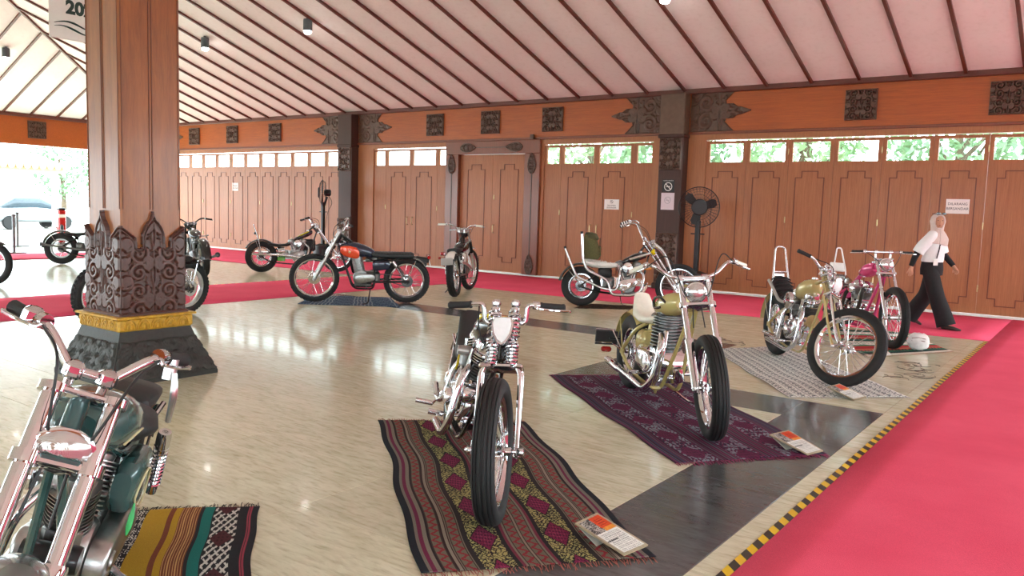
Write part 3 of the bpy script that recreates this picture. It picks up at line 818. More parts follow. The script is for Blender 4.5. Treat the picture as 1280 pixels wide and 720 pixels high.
def eng_vtwin(root, ex, ez, s=1, case='alu', cyl='alu', head='alu', cover='chrome', aircl='chrome', ac='round', left=True):
    e = MB(); P = lambda x, y, z: (ex+x*s, y*s, ez+z*s)
    e.lathe([(.05*s, -.085*s), (.115*s, -.08*s), (.13*s, -.06*s), (.13*s, .06*s), (.115*s, .08*s), (.05*s, .085*s)], P(0, 0, 0), n=28)
    e.box(P(0, 0, .09), (.24*s, .12*s, .09*s), bev=.015); e.box(P(.02, 0, -.11), (.20*s, .13*s, .05*s), bev=.012)
    eng = e.build('engine', case, root)
    for sg in (-1, 1):
        ax = np.array([sg*math.sin(R(23)), 0, math.cos(R(23))])
        c = MB(); finstack(c, P(0, 0, 0), ax, .052*s, .074*s, .11*s, .255*s, 9); c.build('cylinder', cyl, eng, 30)
        h = MB(); finstack(h, P(0, 0, 0), ax, .055*s, .08*s, .258*s, .315*s, 4)
        h.lathe([(.062*s, .312*s), (.066*s, .335*s), (.055*s, .365*s), (.03*s, .375*s), (.004, .377*s)], P(0, 0, 0), ax, 18)
        for yy in (-.035, .035):
            q = np.array(P(0, yy, 0))+ax*.345*s; h.lathe([(.02*s, -.03*s), (.026*s, 0), (.02*s, .03*s)], q, (1, 0, 0), 12)
        h.build('cylinder_head', head, eng, 35)
        for k in (0, 1):
            p = MB(); a = P(sg*.035+sg*k*.035, -.088, .055); bq = np.array(P(sg*k*.03, -.072, 0))+ax*.31*s
            p.tube([a, bq], .0085*s, 8); p.lathe([(.013*s, 0), (.013*s, .03*s)], a, np.array(bq)-np.array(a), 8)
            p.build('pushrod_tube', 'chrome', eng)
    g = MB(); stadium(g, (ex-.055*s, ez-.01*s), (ex+.085*s, ez+.045*s), .085*s, .06*s, -.08*s, -.125*s)
    g.lathe([(.045*s, 0), (.043*s, .02*s), (.03*s, .03*s), (.004, .033*s)], P(-.03, -.125, -.005), (0, -1, 0), 18)
    for i in range(6):
        a = 2*PI*i/6; g.lathe([(.006*s, 0), (.006*s, .006)], P(-.03+.065*math.cos(a), -.122, .065*math.sin(a)), (0, -1, 0), 6)
    g.build('cam_cover', cover, eng)
    gn = MB(); gn.lathe([(.042*s, -.09*s), (.045*s, -.08*s), (.045*s, .07*s), (.042*s, .08*s)], P(.165, 0, .06), (0, 1, 0), 16); gn.build('generator', 'black_metal' if cover != 'chrome' else 'chrome', eng)
    cb = MB(); cb.lathe([(.022*s, -.02*s), (.03*s, .03*s), (.028*s, .07*s), (.022*s, .11*s)], P(0, -.02, .245), (0, -1, 0), 14); cb.box(P(0, -.085, .20), (.05*s, .05*s, .06*s), bev=.01)
    cb.build('carburettor', 'alu', eng)
    if ac:
        a = MB()
        if ac == 'round': a.lathe([(.07*s, 0), (.078*s, .008*s), (.078*s, .03*s), (.068*s, .042*s), (.02*s, .047*s), (.004, .047*s)], P(0, -.125, .25), (0, -1, 0), 28)
        elif ac == 'oval': a.lathe([(.07*s, 0), (.085*s, .01*s), (.08*s, .035*s), (.04*s, .05*s), (.004, .053*s)], P(-.01, -.125, .25), (0, -1, 0), 28, (1.0, .72))
        elif ac == 'stack': a.lathe([(.025*s, 0), (.026*s, .05*s), (.045*s, .085*s), (.04*s, .083*s), (.02*s, .05*s)], P(0, -.12, .25), (0, -1, 0), 18)
        a.build('air_cleaner', aircl, eng)
    gb = MB(); gb.box(P(-.27, -.005, .03), (.17*s, .17*s, .17*s), bev=.03); gb.lathe([(.06*s, 0), (.06*s, .03*s), (.04*s, .045*s), (.004, .047*s)], P(-.27, -.09, .03), (0, -1, 0), 18)
    gb.build('gearbox', case, eng)
    if left:
        pc = MB(); stadium(pc, (ex-.29*s, ez+.02*s), (ex+.01*s, ez), .105*s, .085*s, .085*s, .15*s)
        pc.lathe([(.055*s, 0), (.053*s, .012*s), (.02*s, .018*s), (.004, .018*s)], P(-.29, .148, .02), (0, 1, 0), 20)
        pc.lathe([(.035*s, 0), (.033*s, .01*s), (.004, .013*s)], P(0, .148, 0), (0, 1, 0), 16)
        pc.build('primary_cover', cover, eng)
    return eng
def eng_vertical(root, ex, ez, s=1, tilt=8, twin=False, case='alu', cyl='alu', head='alu', cover='alu'):
    e = MB(); P = lambda x, y, z: (ex+x*s, y*s, ez+z*s); hw = .11 if twin else .085
    e.lathe([(.06*s, -hw*s), (.115*s, -(hw-.01)*s), (.12*s, 0), (.115*s, (hw-.01)*s), (.06*s, hw*s)], P(.03, 0, 0), n=26)
    e.box(P(-.12, 0, .01), (.26*s, 2*hw*.95*s, .17*s), bev=.03); e.box(P(0, 0, -.10), (.26*s, .14*s, .05*s), bev=.015)
    eng = e.build('engine', case, root)
    ax = np.array([math.sin(R(tilt)), 0, math.cos(R(tilt))]); sq = (1, 1.0) if not twin else (1.5, 1)
    c = MB(); c.loft
    finstack(c, P(.03, 0, 0), ax, .050*s, .084*s, .10*s, .26*s, 7, 24, (1.35, 1) if twin else (1.05, 1)); c.build('cylinder', cyl, eng, 30)
    h = MB(); finstack(h, P(.03, 0, 0), ax, .058*s, .082*s, .265*s, .335*s, 4, 24, (1.35, 1) if twin else (1.05, 1))
    q = np.array(P(.03, 0, 0))+ax*.355*s; h.box(q, (.11*s, .17*s if twin else .12*s, .05*s), rot=roty(R(tilt)), bev=.018)
    for yy in (-.06, .06): h.lathe([(.022*s, -.012*s), (.025*s, 0), (.02*s, .012*s)], (q[0], yy*s, q[2]+.002), (0, 1, 0), 12)
    h.build('cylinder_head', head, eng, 35)
    for sg in (-1, 1):
        g = MB(); stadium(g, (ex-.12*s, ez+.015*s), (ex+.04*s, ez), .055*s, .075*s, sg*hw*.85*s, sg*(hw+.035)*s)
        g.lathe([(.06*s, 0), (.055*s, .012*s), (.03*s, .018*s), (.004, .018*s)], P(.04, sg*(hw+.033), 0), (0, sg, 0), 20)
        g.build('side_cover', cover, eng)
    cb = MB(); cb.lathe([(.022*s, 0), (.03*s, .04*s), (.03*s, .10*s), (.04*s, .11*s), (.04*s, .17*s)], P(-.03, 0, .26), (-1, 0, .15), 14); cb.build('carburettor', 'alu_dark', eng)
    return eng
BIKES = []
def bike(name, lab, F, Rr, wb=None, lean=4, steer=0, group=None, **p):
    """root empty under the rear tyre; x forward, y left, z up"""
    F = np.array(F, float); Rq = np.array(Rr, float); d = F-Rq; W = wb or float(np.hypot(*d)); hd = math.atan2(d[1], d[0])
    root = tag(empty(name, (*Rq, p.get('z', 0.0))), lab, 'motorcycle', group or 'custom motorcycles on display')
    root.rotation_euler = (R(-lean), 0, hd); root.rotation_mode = 'XYZ'
    rr, rf = p.get('rr', .325), p.get('rf', .345); wr, wf = p.get('wr', .12), p.get('wf', .085)
    rake = R(p.get('rake', 32)); L = p.get('L', .80); off = p.get('off', .05)
    dn = np.array([math.sin(rake), 0, -math.cos(rake)]); nn = np.array([math.cos(rake), 0, math.sin(rake)])
    axf = np.array([W, 0, rf]); Hd = axf-L*dn-off*nn
    X = Matrix.Translation(Vector(Hd))@Matrix.Rotation(R(steer), 4, Vector(-dn))@Matrix.Translation(-Vector(Hd))
    X = np.array(X)
    FP = lambda s, y=0, o=0: tuple(Hd+s*dn+o*nn+np.array([0, y, 0]))
    HP = lambda x, y, z: tuple(Hd+np.array([x, y, z]))
    ra = (0, 0, rr); pc = p['paint']; fr = p.get('frame', pc)
    wheel(root, 'front_wheel', tuple(axf), rf, wf, xf=X, tread=p.get('tf', 'rib'), hgt=p.get('hf'), drum=p.get('drum_f', 0), disc=p.get('disc_f', 0), disc_y=p.get('disc_fy', .07), rim=p.get('rim', 'chrome'), hub=p.get('hub', 'chrome'))
    wheel(root, 'rear_wheel', ra, rr, wr, tread=p.get('tr', 'rib'), hgt=p.get('hr'), drum=p.get('drum_r', .07), disc=p.get('disc_r', 0), disc_y=p.get('disc_ry', -.08), rim=p.get('rim', 'chrome'), hub=p.get('hub', 'chrome'))
    # ---- frame
    ex, ez = p.get('ex', .62), p.get('ez', .36); sx, sz = p.get('sx', .30), p.get('sz', .62); bz = p.get('bz', .17)
    h1 = np.array(FP(.04)); h2 = np.array(FP(.17)); ft = p.get('ft', .016)
    f = MB(); f.tube([FP(.0), FP(.19)], .028, 12)
    bb = p.get('backbone', [(.62, 0, .78)])
    f.tube(catmull([h1+np.array([-.01, 0, 0])]+[(x, y, z) for x, y, z in bb]+[(sx, 0, sz)], 6), ft*1.15, 10)
    if p.get('rigid', True):
        for s_ in (-1, 1):
            f.tube(roundpath([(sx+.02, s_*.03, sz), (sx-.08, s_*.075, sz-.06), (.0, s_*.105, rr+.01)], .08), ft*.85, 8)
            f.tube(roundpath([(.0, s_*.105, rr-.01), (.20, s_*.10, bz+.04), (ex-.1, s_*.09, bz), (ex+.2, s_*.075, bz), tuple(h2+np.array([-.02, s_*.015, -.02]))], .11, 6), ft*.85, 8)
            f.box((0, s_*.105, rr), (.09, .012, .05), bev=.004)
    else:
        for s_ in (-1, 1):
            f.tube(roundpath([tuple(h1+np.array([-.03, s_*.02, -.05])), (sx+.1, s_*.07, sz-.02), (sx-.1, s_*.09, sz), (-.12, s_*.09, sz+.02)], .08), ft*.85, 8)
            f.tube(roundpath([(sx+.08, s_*.08, sz-.03), (sx+.06, s_*.09, bz+.12), (ex-.15, s_*.09, bz), (ex+.15, s_*.07, bz), tuple(h2+np.array([-.02, s_*.015, -.02]))], .09, 6), ft*.85, 8)
        f.tube([(-.12, -.09, sz+.02), (-.12, .09, sz+.02)], ft*.8, 8)
    f.tube([(sx+.03, 0, sz), (sx+.03, 0, bz+.1)], ft*.8, 8)
    f.build('frame', fr, root)
    if not p.get('rigid', True):
        sw = MB()
        for s_ in (-1, 1): sw.tube([(sx+.1, s_*.10, .33), (0, s_*.11, rr)], .017, 8); sw.box((0, s_*.11, rr), (.08, .014, .045), bev=.004)
        sw.tube([(sx+.1, -.1, .33), (sx+.1, .1, .33)], .018, 8); sw.build('swingarm', p.get('swing', fr), root)
        for s_ in (-1, 1):
            t0 = np.array([p.get('shx', .16), s_*p.get('shy', .13), p.get('shz', sz)]); b0 = np.array([.03, s_*p.get('shy', .13), rr+.03])
            sh_ = MB(); sh_.tube([t0, b0], .012, 10); ax_ = (b0-t0)
            sh_.lathe([(.024, 0), (.028, .02), (.028, .09), (.022, .095)], t0, ax_, 16); sh_.lathe([(.02, -.06), (.024, -.05), (.02, 0)], b0, ax_, 14)
            so = sh_.build('shock_absorber', 'chrome', root)
            MB().helix(t0+ax_*.06/np.linalg.norm(ax_), b0-ax_*.05/np.linalg.norm(ax_), .026, 11, .0048).build('spring', p.get('springm', 'chrome'), so)
    # ---- engine
    ek = dict(p.get('ek', {}))
    (eng_vtwin if p.get('engine', 'vtwin') == 'vtwin' else eng_vertical)(root, ex, ez, **ek)
    ch = MB(); cy = p.get('chain_y', .075); sp0, sp1 = (ex-.28, ez+.03), (0, rr); th = math.atan2(sp1[1]-sp0[1], sp1[0]-sp0[0])
    pts = []
    for i in range(9): a_ = th-PI/2+PI*i/8; pts.append((sp1[0]+.085*math.cos(a_), cy, sp1[1]+.085*math.sin(a_)))
    for i in range(7): a_ = th+PI/2+PI*i/6; pts.append((sp0[0]+.04*math.cos(a_), cy, sp0[1]+.04*math.sin(a_)))
    ch.tube(pts, .007, 5, closed=True); ch.build('chain', 'steel_dark', root)
    spk = MB(); spk.ring([(.085, cy-.003), (.085, cy+.003), (.05, cy+.003), (.05, cy-.003)], ra, n=28)
    for i in range(5): a_ = 2*PI*i/5; spk.tube([(.02*math.cos(a_), cy, rr+.02*math.sin(a_)), (.055*math.cos(a_), cy, rr+.055*math.sin(a_))], .008, 5)
    spk.build('sprocket', 'steel_dark', root)
    # ---- tank
    tk = p.get('tank')
    if tk:
        to = MB(); to.loft(tk['secs'], tk.get('n', 20), tk.get('ex', 2.3)); tko = to.build('fuel_tank', tk.get('mat', pc), root)
        cx_ = tk['secs'][len(tk['secs'])//2+1]; cp = MB(); cp.lathe([(.028, 0), (.03, .012), (.024, .022), (.004, .024)], (cx_[0][0], 0, cx_[0][2]+cx_[2]-.006), (0, 0, 1), 18); cp.build('filler_cap', 'chrome', tko)
        for acc in tk.get('accents', []):
            ab = MB(); acc[1](ab); ab.build(acc[0], acc[2], tko)
    # ---- seat
    for nm, m_, secs, e_ in p.get('seat', []):
        sb = MB(); sb.loft(secs, 18, e_); so = sb.build(nm, m_, root)
    if p.get('seat_rib'):
        for fn, m_ in p['seat_rib']: q = MB(); fn(q); q.build('seat_rib', m_, root)
    # ---- fenders
    if 'fender_r' in p:
        r_, w_, a0, a1, m_ = p['fender_r']; fender_mb(ra, r_, w_, a0, a1).build('rear_fender', m_, root, 50)
        for s_ in (-1, 1):
            st = MB(); a_ = R(a0+(a1-a0)*.62); st.tube([(0, s_*.10, rr), ((r_-.01)*math.cos(a_), s_*(w_/2-.002), rr+(r_-.035)*math.sin(a_))], .006, 6)
            st.build('fender_strut', p.get('strutm', 'chrome'), root)
    if 'fender_f' in p:
        r_, w_, a0, a1, m_ = p['fender_f']; fender_mb(tuple(axf), r_, w_, a0, a1, .03, X).build('front_fender', m_, root, 50)
    # ---- fork
    fy = p.get('fy', .095); fk = p.get('fork', 'tele'); fm_ = p.get('forkm', 'chrome')
    ca = np.array(axf)
    if fk == 'tele':
        fo = p.get('fo', off)
        for s_ in (-1, 1):
            g = MB(X); g.tube([FP(-.015, s_*fy, fo), FP(L*.62, s_*fy, fo)], p.get('fr', .0185), 14); lg = g.build('fork_leg', fm_, root)
            g = MB(X); g.lathe([(p.get('fr', .0185)+.008, 0), (p.get('fr', .0185)+.011, .01), (p.get('fr', .0185)+.009, .04), (p.get('fr', .0185)+.008, L*.42), (p.get('fr', .0185)+.004, L*.47), (.01, L*.475)], FP(L*.56, s_*fy, fo), dn, 16)
            g.ball((ca[0], s_*fy, ca[2]), .03, 12)
            g.build('fork_slider', p.get('slm', fm_), lg)
            if p.get('gaiter'): 
                gt = MB(X); finstack(gt, FP(L*.22, s_*fy, fo), dn, .024, .032, 0, L*.33, 9, 14); gt.build('gaiter', 'rubber', lg)
        for nm, s0, th_ in (('top_clamp', .0, .022), ('lower_clamp', .19, .032)):
            c_ = MB(X); 
            for s_ in (-1, 1): c_.lathe([(p.get('fr', .0185)+.013, -th_/2), (p.get('fr', .0185)+.013, th_/2)], FP(s0, s_*fy, fo), dn, 16)
            c_.box(FP(s0, 0, fo*.55), (.05+fo, fy*2, th_*.9), rot=np.stack([nn, [0, 1, 0], -dn], 1), bev=.006); c_.build(nm, p.get('clampm', fm_), root)
        axl = MB(X); axl.tube([tuple(ca+np.array([0, -fy-.03, 0])), tuple(ca+np.array([0, fy+.03, 0]))], .009, 10); axl.build('axle', 'chrome', root)
    else:
        lm = p.get('legm', fm_); sw_ = p.get('legw', .07); ro = .075; iy = fy*.72
        for s_ in (-1, 1):                          # rigid rear legs and moving front legs
            g = MB(X); g.tube(roundpath([FP(.02, s_*.05, -.0), FP(.20, s_*.055, -.005), FP(.24, s_*sw_*1.15, -.01), FP(L-.06, s_*sw_*1.12, -.03), FP(L, s_*sw_*1.12, off-ro)], .05), .0125, 10); lg = g.build('rear_fork_leg', lm, root)
            g = MB(X); g.tube(roundpath([FP(-.06, s_*.05, .06), FP(.22, s_*.055, .058), FP(.27, s_*(sw_+.012), .055), FP(L-.08, s_*(sw_+.016), off-.03), FP(L-.01, s_*(sw_+.018), off-.02)], .05), .0115, 10); g.build('front_fork_leg', fm_, root)
            k = MB(X); k.tube([FP(L, s_*(sw_+.012), off-ro), tuple(ca+np.array([0, s_*(sw_+.014), 0]))], .012, 10); k.ball(FP(L, s_*(sw_+.02), off-ro), .017, 10); k.ball(tuple(ca+np.array([0, s_*(sw_+.028), 0])), .02, 10); k.build('rocker', fm_, root)
            for o_, a0, a1 in ((.062, -.05, .085), (.062, .105, .235)):
                g = MB(X); g.helix(FP(a0, s_*p.get('spy', .042), o_), FP(a1, s_*p.get('spy', .042), o_), p.get('spr', .0215), 6 if a0 < 0 else 7, p.get('spw', .0048), 6, 12); g.build('fork_spring', p.get('springm', 'chrome'), root)
            g = MB(X); g.tube([FP(-.10, s_*p.get('spy', .042), .062), FP(.24, s_*p.get('spy', .042), .062)], .007, 8); g.lathe([(.012, 0), (.024, .015), (.022, .03)], FP(-.085, s_*p.get('spy', .042), .062), dn, 12); g.build('spring_rod', 'chrome', root)
        for nm, s0, th_ in (('top_clamp', .02, .026), ('spring_plate', .095, .02), ('fork_crown', .24, .03)):
            c_ = MB(X); c_.box(FP(s0, 0, .03), (.085, .15 if s0 < .2 else sw_*2.5, th_), rot=np.stack([nn, [0, 1, 0], -dn], 1), bev=.009); c_.build(nm, fm_, root)
        axl = MB(X); axl.tube([tuple(ca+np.array([0, -sw_-.05, 0])), tuple(ca+np.array([0, sw_+.05, 0]))], .01, 10); axl.lathe([(.02, 0), (.022, .03), (.012, .035)], tuple(ca+np.array([0, sw_+.025, 0])), (0, 1, 0), 12); axl.build('axle', 'chrome', root)
    # ---- bars: half path relative to the top clamp (x fwd, y left, z up)
    hb = p['bar']; half = [np.array(q, float) for q in hb['half']]
    full = [q*np.array([1, -1, 1]) for q in half[::-1]]+([q for q in half[1:]] if abs(half[0][1]) < 1e-6 else half)
    full = [Hd+q for q in full]; path = roundpath(full, hb.get('rad', .06), 6)
    br_ = hb.get('r', .0125); b = MB(X); b.tube(path, br_, 10)
    hbo = b.build('handlebar', hb.get('mat', 'chrome'), root)
    for s_ in (-1, 1):
        e1, e0 = Hd+half[-1]*np.array([1, s_, 1]), Hd+half[-2]*np.array([1, s_, 1]); dv = e1-e0; dv /= np.linalg.norm(dv)
        gl = hb.get('grip', .125)
        g = MB(X); g.lathe([(br_+.006, 0), (br_+.0085, .006), (br_+.005, .012), (br_+.006, gl-.02), (br_+.008, gl-.004), (br_+.002, gl+.004)], e1-dv*gl, dv, 12); g.build('grip', hb.get('gripm', 'grip_rubber'), hbo)
        if hb.get('gripband'):
            g = MB(X)
            for q in range(3): g.lathe([(br_+.0095, 0), (br_+.0095, .016)], e1-dv*(gl-.015-q*.037), dv, 12)
            g.build('grip_band', hb['gripband'], hbo)
        if hb.get('lever', True) and (s_ == 1 or hb.get('lever') != 'left'):
            g = MB(X); o_ = e1-dv*(gl+.04); fwd = np.array([.055, 0, -.012])
            g.lathe([(br_+.008, 0), (br_+.01, .012), (br_+.008, .035)], o_, dv, 12); g.tube(catmull([o_+dv*.015, o_+dv*.03+fwd*.8, e1-dv*.05+fwd, e1+dv*.03+fwd*.85], 4), [.009, .006, .007], 8); g.ball(e1+dv*.03+fwd*.85, .009, 8); g.build('lever', hb.get('leverm', 'chrome'), hbo)
        if hb.get('cable', True):
            g = MB(X); o_ = e1-dv*(gl+.03); q0 = np.array(FP(.12, s_*.03, .05)); hh = hb.get('cable_h', .05)
            g.tube(catmull([o_+np.array([.03, 0, -.005]), o_*.55+q0*.45+np.array([.10, 0, hh]), q0*.8+o_*.2+np.array([.07, 0, -.02]), q0, np.array(FP(.34, s_*.04, .0))], 8), .0042, 6); g.build('cable', 'cable', hbo)
    if hb.get('riser'):
        for s_ in (-1, 1):
            g = MB(X); q = hb['riser']; g.tube([HP(q[0], s_*q[1], -.01), HP(half[0][0], s_*q[1], half[0][2])], .014, 10); g.lathe([(.024, -.02), (.024, .02)], HP(half[0][0], s_*q[1], half[0][2]), (0, 1, 0), 14); g.build('riser', 'chrome', root)
    # ---- headlight
    hl = p.get('head')
    if hl:
        c0 = np.array(HP(*hl['at'])); r_ = hl['r']; tl = hl.get('tilt', 0); fd = np.array([math.cos(tl), 0, math.sin(tl)])
        g = MB(X); g.lathe([(.012, -r_*1.15), (r_*.5, -r_*1.0), (r_*.86, -r_*.55), (r_*1.0, -.01), (r_*1.06, 0), (r_*1.06, .012), (r_*.97, .016)], c0, fd, 28, hl.get('sq')); g.tube([c0-fd*r_*.5, c0-fd*r_*.5+np.array([-.06, 0, hl.get('stem', -.03)])], .01, 8)
        ho = g.build('headlight', hl.get('mat', 'chrome'), root)
        g = MB(X); g.lathe([(r_*.96, .010), (r_*.9, .018), (r_*.6, .03), (r_*.3, .036), (.002, .038)], c0, fd, 28, hl.get('sq')); g.build('headlight_lens', hl.get('lens', 'headlens'), ho)
    for (nm, pts, r_, m_) in p.get('tubes', []): MB().tube(roundpath(pts, .07, 6), r_, 10).build(nm, m_, root)
    for (nm, pts, r_, m_) in p.get('ftubes', []): MB(X).tube(roundpath([HP(*q) for q in pts], .06, 6), r_, 10).build(nm, m_, root)
    for (nm, fn, m_) in p.get('extra', []): q = MB(); fn(q); q.build(nm, m_, root)
    for (nm, fn, m_) in p.get('fextra', []): q = MB(X); fn(q, FP, HP); q.build(nm, m_, root)
    # ---- pegs and stand
    for s_ in (-1, 1):
        pg = MB(); pg.tube([(p.get('pegx', ex-.05), s_*.09, p.get('pegz', .25)), (p.get('pegx', ex-.05), s_*.16, p.get('pegz', .25))], .008, 8); pg.tube([(p.get('pegx', ex-.05), s_*.16, p.get('pegz', .25)), (p.get('pegx', ex-.05), s_*.25, p.get('pegz', .25)+.005)], .016, 10)
        pg.build('foot_peg', p.get('pegm', 'chrome'), root)
    BIKES.append((root, p.get('stx', ex-.1), bz, p.get('standm', 'chrome')))
    return root, X, FP, HP
def pair(nm, fn, m_, front=False):
    if front: return [(nm, (lambda b, FP, HP, s_=s_: fn(b, s_, FP, HP)), m_) for s_ in (-1, 1)]
    return [(nm, (lambda b, s_=s_: fn(b, s_)), m_) for s_ in (-1, 1)]
def secs(lst): return [((x, 0, z), hw, hh) for x, z, hw, hh in lst]
# ================================================================ the motorcycles
paint('p_black', srgb(20, 20, 22)); paint('p_teal', srgb(52, 84, 82)); paint('p_tealdark', srgb(40, 62, 62)); paint('p_champ', srgb(186, 170, 108)); paint('p_khaki', srgb(184, 166, 112))
paint('p_pink', srgb(206, 62, 118)); paint('p_navy', srgb(30, 36, 58)); paint('p_orange', srgb(226, 74, 36)); paint('p_white', srgb(232, 230, 224)); paint('p_yellow', srgb(206, 184, 20)); paint('p_cream', srgb(206, 196, 150)); paint('p_maroon', srgb(70, 24, 34)); paint('p_grey', srgb(96, 98, 96)); paint('p_green', srgb(80, 150, 30)); paint('p_red', srgb(176, 30, 30))
mat('canvas_green', srgb(88, 84, 50), .9, 0, .2, 60, .4); mat('fur_white', srgb(236, 234, 228), .95, 0, .06, 90, .8); mat('silver_vinyl', srgb(176, 174, 170), .4, .1, .05)
mat('wrap', srgb(52, 48, 44), .9, 0, .3, 120, .5)

# ---- teal motorcycle in the foreground
def teal_lines(b, s_):
    b.tube(catmull([(.70, s_*.135, .80), (.80, s_*.148, .84), (.92, s_*.125, .82)], 5), .004, 6)
bike('motorcycle', 'teal motorcycle with chrome fork and round chrome headlight parked by the striped rug', (-2.10, .625), (-3.25, 1.565), wb=1.5, lean=15, steer=14, z=.006,
     paint='p_teal', frame='p_teal', rf=.33, wf=.105, hf=.10, tf='block', rr=.325, wr=.13, rake=31, L=.77, off=.055, fr=.0245, fy=.078, drum_f=0, disc_f=0,
     rigid=False, sx=.34, sz=.64, shx=.13, shz=.64, shy=.165, ex=.66, ez=.34, ek=dict(case='alu', cyl='alu', head='alu', cover='alu', ac='oval'),
     tank=dict(secs=secs([(.56, .80, .05, .05), (.60, .81, .10, .075), (.70, .83, .135, .09), (.82, .845, .14, .095), (.92, .85, .115, .085), (.99, .855, .06, .05)]), accents=pair('pinstripe', teal_lines, 'p_cream')),
     seat=[('seat', 'black_leather', secs([(.24, .71, .07, .03), (.28, .73, .14, .05), (.40, .73, .16, .055), (.50, .735, .135, .055), (.57, .735, .07, .035), (.60, .74, .03, .02)]), 2.2),
           ('pillion_pad', 'black_leather', secs([(-.08, .735, .07, .02), (-.04, .745, .10, .035), (.10, .755, .105, .04), (.22, .75, .09, .03), (.25, .74, .05, .02)]), 3)],
     fender_r=(.40, .17, 62, 158, 'p_tealdark'), fender_f=(.352, .125, 62, 128, 'p_grey'),
     bar=dict(half=[(-.03, 0, .07), (-.03, .055, .07), (-.07, .15, .165), (-.20, .245, .15)], r=.0145, rad=.055, riser=(-.03, .045), grip=.12, cable_h=.07, gripm='grip_rubber'),
     head=dict(at=(.125, 0, -.10), r=.07, stem=-.02, sq=(1.1, .85)), shz_=0, pegx=.66, pegz=.25,
     extra=[('oil_tank', lambda b: b.loft([((.30, .115, .56), .03, .04), ((.33, .12, .55), .045, .09), ((.45, .12, .54), .05, .105), ((.55, .115, .55), .045, .09), ((.58, .11, .56), .03, .05)], 18, 3), 'p_teal'),
            ('oil_tank_stripe', lambda b: b.tube(catmull([(.33, .166, .50), (.40, .171, .58), (.50, .169, .60), (.55, .161, .52), (.48, .172, .47), (.36, .169, .47)], 5, True), .004, 6, closed=True), 'p_cream'),
            ('mirror_bracket', lambda b: b.tube([(.2, .10, .66), (.02, .12, .72)], .011, 8), 'chrome'),
            ('kick_pedal', lambda b: (b.tube(roundpath([(.56, .15, .27), (.60, .19, .26), (.64, .30, .26)], .03), .012, 8), b.tube([(.60, .19, .26), (.645, .32, .265)], [.012, .017, .012], 8)), 'chrome'),
            ('key', lambda b: b.loft([((.62, .17, .52), .004, .012), ((.63, .173, .49), .009, .016), ((.635, .173, .45), .009, .014), ((.64, .173, .43), .003, .006)], 8, 2), mat('keytag', srgb(60, 170, 90), .4)),
            ('exhaust_pipe', lambda b: b.tube(roundpath([(.80, -.06, .62), (.90, -.12, .55), (.86, -.16, .30), (.50, -.17, .24), (-.1, -.18, .27)], .08), .021, 12), 'chrome')],
     fextra=[('clamp_plate', lambda b, FP, HP: b.box(FP(.19, 0, .075), (.012, .10, .034), rot=np.eye(3), bev=.004), 'p_teal'),
             ('lever_perch', lambda b, FP, HP: (b.tube([HP(-.12, .20, .16), HP(-.11, .21, .10)], .020, 10), b.tube(catmull([HP(-.08, .215, .13), HP(-.07, .235, .07), HP(-.10, .255, -.02)], 5), [.008, .012, .009], 8)), 'brushed'),
             *[('bar_clamp', (lambda b, FP, HP, q=q: b.box(HP(*q), (.05, .055, .055), bev=.014)), 'chrome') for q in ((-.11, -.19, .163), (-.03, -.045, .07), (-.03, .045, .07))]])

